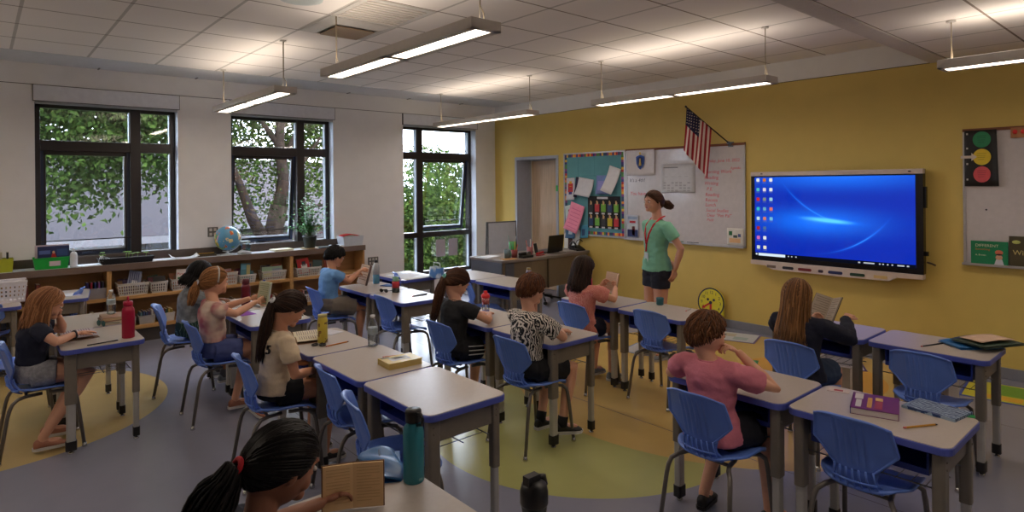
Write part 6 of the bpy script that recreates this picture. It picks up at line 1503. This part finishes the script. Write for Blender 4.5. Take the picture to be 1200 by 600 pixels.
hb_dark = hair_mat('hair_black', (8,7,8), (24,20,20)); hb_brown = hair_mat('hair_brown', (44,26,18), (92,58,38)); hb_dbrown = hair_mat('hair_dark_brown', (30,20,16), (66,44,34))
hb_light = hair_mat('hair_light_brown', (104,66,38), (176,124,76)); hb_straw = hair_mat('hair_strawberry', (112,70,44), (186,132,90)); hb_gold = hair_mat('hair_golden', (84,54,30), (170,120,72)); hb_auburn = hair_mat('hair_auburn', (70,40,26), (120,74,46))
blk = mat('shoe_black', (22,20,22), .5); whs = mat('sole_white', (206,202,196), .6); gry = mat('shoe_grey', (120,126,132), .7); brs = mat('shoe_tan', (168,112,88), .7)
navy_c = mat('cloth_navy', (24,28,48), .85, bump=.3, noise_scale=90); black_c = mat('cloth_black', (24,24,28), .85, bump=.3, noise_scale=90)
# 1 girl in navy at the left
person('seated_person', (.33,5.24,0), 'girl in a navy t-shirt with strawberry blond hair reading at the left desk',
  seated(head=(.015,-.02,.965), neck=(-.02,-.01,.86), chest=(-.055,0,.755), pitch=.5, elr=(.045,-.215,.735), wrr=(.175,-.06,.745), hdr=(1,.45,-.05), cur=.15, ell=(.12,.19,.735), wrl=(.085,.055,.86), hdl=(-.02,-.25,1), hnl=(1,.3,0), cul=.7, anr=(-.02,-.12,.10), anl=(.03,.12,.10)),
  PALE, dict(m=navy_c), dict(m=mat('denim_grey', (150,150,156), .9, noise_amt=.2, noise_scale=60), len=.42), hb_straw, dict(style='long', L=.19, seed=3, back=(-.8,0,0)), (brs, whs))
o = [x for x in bpy.data.objects if x.get('label','').startswith('girl in a navy t-shirt')][0]
MB().tube([V((.16,-.085,.742))+V((.35,-.0,0))*0+(V((-.4,.9,0)).normalized()*math.cos(a*PI/6)+V((0,0,1))*math.sin(a*PI/6))*.027 for a in range(13)], .006, 6).build('wristwatch', mat('watch_black', (20,20,24), .4), o)
# 2 dark-haired child in the back
person('seated_person', (1.43,5.90,0), 'child with bushy dark hair in a mottled grey shirt near the bookcase',
  seated(head=(.03,-.03,.99), twist=-.15, yaw=-.2, ell=(.06,.20,.735), elr=(.10,-.20,.735), wrr=(.12,-.09,.87), hdr=(0,.2,1), hnr=(1,0,.2), cur=.9),
  BROWN, dict(m=mat('cloth_grey_mottled', (132,138,142), .9, noise_amt=.35, noise_scale=22), sleeve=.7), dict(m=mat_two('shorts_green', (26,58,52), (90,120,110), 14, .8, 'wave', lo=.86, hi=.92), len=.8), hb_dark, dict(style='long', L=.10, seed=8, spread=2.4), (gry, whs, mat('sock_grey', (90,90,96), .9)))
# 3 girl in pink tie-dye
P3, M3 = person('seated_person', (1.40,5.04,0), 'girl in a pink tie-dye t-shirt with a light brown ponytail holding up a book',
  seated(head=(-.04,.03,1.02), neck=(-.06,.01,.885), chest=(-.07,0,.765), hip=(-.07,0,.515), pitch=.2, elr=(.05,-.17,.79), wrr=(.235,-.075,.845), hdr=(1,.35,.1), hnr=(.2,-1,.3), cur=.6, ell=(.04,.17,.78), wrl=(.235,.075,.85), hdl=(1,-.3,.1), hnl=(.2,1,.3), cul=.6,
         knr=(.23,-.11,.485), anr=(.17,-.20,.115), ftr=(.3,-.9,0), toer=.25, anl=(.10,.02,.10)),
  PALE, dict(m=mat_two('tie_dye_pink', (176,96,106), (222,196,176), 7, .9, lo=.40, hi=.60, c3=(226,206,190)), sleeve=.5), dict(m=mat('cloth_blue_shorts', (64,76,130), .8), len=.62), hb_light, dict(style='pony', L=.17, seed=5, tie=(200,200,206), tail=(-.25,0,-1), spread=1.25), (brs, whs))
MB().tube([M3 @ (skull(head_dir(PI/2*s_, rad_(p)), .016)) for s_, p in ((1,88),(1,60),(1,30),(1,4),(-1,30),(-1,60),(-1,88))], .007, 6).build('headband', mat('headband_pale', (206,206,200), .7), P3)
# 4 girl in the cream shirt
P4, M4 = person('seated_person', (1.42,3.79,0), 'girl in a cream t-shirt with a number on the back and a long dark ponytail',
  seated(head=(.02,-.02,.995), neck=(-.035,-.01,.87), pitch=.7, twist=-.05, elr=(-.02,-.20,.63), wrr=(.16,-.10,.61), ell=(.0,.20,.64), wrl=(.16,.07,.61), knr=(.235,-.10,.487)),
  TAN, dict(m=mat('cloth_cream', (216,196,166), .85, bump=.3, noise_scale=90), sleeve=.62, hem=.1), dict(m=black_c, len=.42), hb_dbrown, dict(style='pony', L=.36, seed=7, tie=(226,226,230), tail=(-.22,-.01,-1), spread=1.2), (blk, whs))
Mt = Matrix.Translation((-.149,-.074,.755)) @ Matrix.Rotation(-PI/2+.45,4,'Z') @ Matrix.Rotation(PI/2-.22,4,'X')
text('5', .075, Mt, number_mat(), P4, 'shirt_number', depth=.006)
# 5 boy in light blue
person('seated_person', (2.70,5.90,0), 'boy in a light blue t-shirt and grey-brown shorts, one leg folded under him',
  seated(hip=(-.06,0,.56), waist=(-.06,0,.68), chest=(-.045,0,.80), neck=(-.01,0,.905), head=(.03,.03,1.03), pitch=.5, elr=(.08,-.175,.79), wrr=(.27,-.06,.87), hdr=(1,.1,.2), hnr=(-.2,-.5,1), cur=.7, ell=(.06,.17,.76), wrl=(.25,.09,.80), hdl=(1,-.2,.4), hnl=(-.3,.7,.4), cul=.6,
         knr=(.24,-.13,.50), anr=(.22,-.10,.16), knl=(.25,.07,.50), anl=(.02,.03,.475), ftl=(-1,.3,0), ftr=(.9,-.3,0)),
  TAN, dict(m=mat('cloth_light_blue', (104,152,204), .85, bump=.3, noise_scale=90), sleeve=.5), dict(m=mat('cloth_khaki_grey', (128,118,104), .9), len=.78), hb_dark, dict(style='short', seed=4, bangs=10), (mat('shoe_white_teal', (176,196,200), .6), whs))
# 6 girl in black
person('seated_person', (2.76,3.82,0), 'girl in a black t-shirt with a teal scrunchie in her long brown ponytail',
  seated(head=(-.01,.02,1.0), neck=(-.03,.01,.875), pitch=.65, yaw=-.15, elr=(.09,-.235,.735), wrr=(.25,-.05,.730), hdr=(.5,1,0), cur=.25, ell=(.05,.20,.735), wrl=(.22,.06,.73)),
  PALE, dict(m=black_c, sleeve=.5), dict(m=black_c, len=.62, stripe=1), hb_brown, dict(style='pony', L=.33, seed=11, tie=(120,190,180), tail=(-.26,.04,-1), spread=1.2), (blk, whs))
# 7 boy in the patterned shirt
person('seated_person', (2.85,3.08,0), 'boy in a black and white patterned shirt leaning his head on a hand',
  seated(head=(-.02,.01,1.03), neck=(-.05,0,.89), chest=(-.065,0,.77), hip=(-.065,0,.515), waist=(-.07,0,.64), pitch=.35, yaw=-.1, elr=(.04,-.235,.735), wrr=(.16,-.09,.73), cur=.5, hdr=(1,.3,0), ell=(.10,.13,.735), wrl=(.055,.055,.93), hdl=(-.35,-.15,1), hnl=(1,.2,.3), cul=.45, knr=(.225,-.125,.485), anr=(.13,-.13,.13), anl=(.10,.05,.12), ftr=(.8,-.5,0)),
  PALE, dict(m=mat_two('shirt_black_white', (20,20,24), (214,206,196), 20, .85, 'wave', lo=.45, hi=.52, stretch=(1.2,1.2,.8)), sleeve=.72, fit=.017), dict(m=black_c, len=.8), hb_auburn, dict(style='short', seed=6), (blk, whs, black_c))
# 8 girl in the coral blouse
P8, M8 = person('seated_person', (3.98,3.63,0), 'girl in a coral blouse with long dark hair holding a small tan book',
  seated(head=(-.02,.02,1.01), neck=(-.045,0,.88), chest=(-.06,0,.765), pitch=.3, yaw=-.1, elr=(.08,-.235,.76), wrr=(.235,-.125,.83), hdr=(.8,.55,.4), hnr=(.3,-.8,.3), cur=.65, ell=(.05,.19,.75), wrl=(.23,.05,.82), hdl=(.9,-.1,.5), hnl=(.2,1,0), cul=.6),
  PALE, dict(m=mat_two('blouse_coral', (206,110,100), (226,160,146), 60, .85, 'wave', lo=.3, hi=.8, stretch=(1,1,.15)), sleeve=.62, puff=.010, hem=.5, fit=.016), dict(m=navy_c, len=.5), hb_dbrown, dict(style='long', L=.20, seed=9, back=(-1.3,0,0)), (gry, whs))
# 9 girl in navy
person('seated_person', (4.06,1.80,0), 'girl with long golden hair and a long-sleeved navy top by the yellow wall',
  seated(head=(-.03,.03,1.0), neck=(-.045,.01,.875), pitch=.35, elr=(.11,-.235,.745), wrr=(.29,-.145,.83), hdr=(1,-.05,.25), hnr=(-.2,-.2,1), cur=.5, ell=(.06,.2,.745), wrl=(.20,.05,.80), hdl=(1,-.2,.4), hnl=(-.2,1,.2), cul=.6, shw=.15),
  PALE, dict(m=navy_c, sleeve=2, fit=.020, hem=.3), dict(m=mat('denim_blue', (50,66,92), .9), len=.8), hb_gold, dict(style='long', L=.32, spread=1.6, seed=13, back=(-1.5,0,0)), (mat('shoe_brown', (110,70,50), .7), whs))
# 10 boy in pink
person('seated_person', (2.82,1.68,0), 'boy in a pink t-shirt resting his chin on his right hand',
  seated(head=(-.075,.02,.995), neck=(-.08,.01,.872), chest=(-.065,0,.76), hip=(-.06,0,.515), waist=(-.065,0,.635), pitch=.15, yaw=-.55, roll=0, elr=(.10,-.245,.735), wrr=(.035,-.085,.90), hdr=(-.6,.4,.35), hnr=(.5,-.5,.8), cur=.75, ell=(-.04,.255,.735), wrl=(.16,.30,.728), cul=.3, hdl=(1,.1,0), knr=(.22,-.13,.485), anr=(.20,-.16,.085), anl=(.08,.14,.10), ftl=(1,.2,0), ftr=(.9,-.4,0), shw=.138),
  PALE, dict(m=mat('cloth_pink', (206,120,136), .85, bump=.3, noise_scale=90), sleeve=.62, fit=.016, hem=.35), dict(m=mat('cloth_dark_navy', (18,20,32), .85), len=.74), hair_mat('hair_warm_brown', (60,36,22), (124,80,50)), dict(style='short', seed=15, bangs=8), (blk, blk))
# 11 girl in the foreground
person('seated_person', (.52,1.62,0), 'girl with a curly black ponytail and red hair tie reading in the bottom left foreground',
  seated(head=(.085,.03,1.005), neck=(.02,.015,.875), chest=(-.035,0,.76), pitch=.45, yaw=.1, elr=(.22,-.12,.735), wrr=(.22,.065,.735), hdr=(.75,.8,.12), cur=.35, ell=(.12,.25,.735), wrl=(.30,.27,.735), hdl=(1,.0,.15), hnl=(0,.3,1), cul=.5),
  DEEP, dict(m=navy_c, sleeve=.7), dict(m=black_c, len=.7), hb_dark, dict(style='pony', L=.24, seed=17, tie=(190,24,40), tail=(-.55,.0,-.8), spread=2.0), (blk, whs))
# 12 teacher
def trot(p, a): return (p[0]*math.cos(a)-p[1]*math.sin(a), p[0]*math.sin(a)+p[1]*math.cos(a), p[2])
TA = rad_(160); g = {}
for k, p in dict(hip=(0,0,.905), waist=(.01,0,1.06), chest=(.0,0,1.22), neck=(-.01,0,1.385), head=(.03,0,1.555), ell=(-.10,.265,1.10), wrl=(-.07,.205,.89), elr=(-.11,-.20,1.12), wrr=(-.17,-.03,.95), hdl=(.15,-.25,-1), hnl=(-.3,1,.2), hnr=(-1,0,0), hdr=(0,.6,-.8), knl=(.02,.09,.49), anl=(.0,.10,.085), knr=(.03,-.08,.49), anr=(.02,-.10,.085), ftl=(1,.25,0), ftr=(1,-.2,0)).items(): g[k] = trot(p, TA)
g.update(twist=TA, hipyaw=TA, yaw=rad_(166), pitch=.10, shw=.175, cul=.3, cur=.4, build=.96)
PT, MT = person('standing_person', (5.14,3.74,0), 'woman standing in a mint t-shirt, navy shorts and a red lanyard', g, (212,156,128),
  dict(m=mat('cloth_mint', (128,190,160), .85, noise_amt=.06, noise_scale=9, bump=.3), sleeve=.55, hem=.2, fit=.014), dict(m=mat('cloth_navy_shorts', (24,28,44), .85), len=.50), hb_brown, dict(style='pony', L=.11, seed=21, tail=trot((-.7,.1,-.4), TA), spread=1.5), (gry, whs), adult=True)
lan = [trot(p, TA) for p in ((-.062,.052,1.41),(.0,.075,1.395),(.075,.062,1.33),(.112,.035,1.24),(.122,.004,1.14))]; lan2 = [trot(p, TA) for p in ((-.062,-.052,1.41),(.0,-.075,1.395),(.075,-.062,1.33),(.112,-.035,1.24),(.122,-.004,1.14))]
ln = MB().tube(lan, .013, 6, flat=.4).tube(lan2, .013, 6, flat=.4).tube([lan[-1],trot((.125,0,1.06), TA)], .010, 6, flat=.5); ln = ln.build('lanyard', mat('lanyard_red', (206,24,44), .6), PT)
MB().box((.118,-.03,.955),(.124,.03,1.05),0,Matrix.Rotation(TA,4,'Z')).build('badge', mat('badge_white', (206,214,220), .4), ln)
# ---------------------------------------------------------------- held books
def held_book(loc, rz, tilt, w, h, ang, label, cover, page, ink, lines=9, pic=None):
    """spine upright at the origin; the pages face local -x"""
    e = bpy.data.objects.new('open_book', None); COL.objects.link(e); e.location = loc; e.rotation_euler = Euler((0,tilt,rz)); tag(e, label, 'book')
    cv, pg, ik = MB(), MB(), MB()
    for s_ in (1,-1):
        M_ = Matrix.Rotation(s_*ang,4,'Z')
        def q(x,y,z): return M_ @ V((x,y*s_,z))
        def bx(mb, a, b2):
            o = len(mb.v); mb.box(a, b2); mb.v[o:] = [M_ @ V((p.x,p.y*s_,p.z)) for p in mb.v[o:]]
        bx(cv, (0,0,0),(.003,w,h)); bx(pg, (-.009,.001,.003),(-.0005,w-.004,h-.003))
        for k in range(lines): z = h*(.88-.78*k/lines); bx(ik, (-.0098,w*.12,z),(-.0092,w*(.86 if k%4 != 3 else .6),z+h*.022))
    cv.build('cover', mat('cover_%d_%d_%d' % cover, cover, .5), e); p_ = pg.build('pages', mat('page_%d_%d_%d' % page, page, .8), e); ik.build('print', mat('ink_%d_%d_%d' % ink, ink, .8), p_)
    return e
held_book((1.735,4.98,.80), 0, .15, .125, .18, .45, 'pale green and cream book held up by the girl in pink tie-dye', (190,196,176), (196,200,168), (140,156,120))
held_book((3.07,5.90,DH+.004), -.1, .28, .13, .21, .55, 'brown comic book held upright by the boy in light blue', (96,60,46), (206,186,166), (110,70,50), 6)
held_book((4.29,3.57,DH+.06), -.35, .20, .125, .19, .5, 'small tan book held by the girl in the coral blouse', (150,100,70), (214,186,160), (204,174,146))
held_book((4.375,1.80,DH+.08), -.30, .55, .12, .19, .5, 'open paperback held by the girl in navy at the yellow wall', (60,50,44), (176,160,140), (130,116,100))
held_book((.915,1.865,DH+.004), 1.08, .10, .10, .145, .10, 'upright open paperback with brown pages in the bottom foreground', (120,84,60), (232,196,146), (212,174,126), 12)
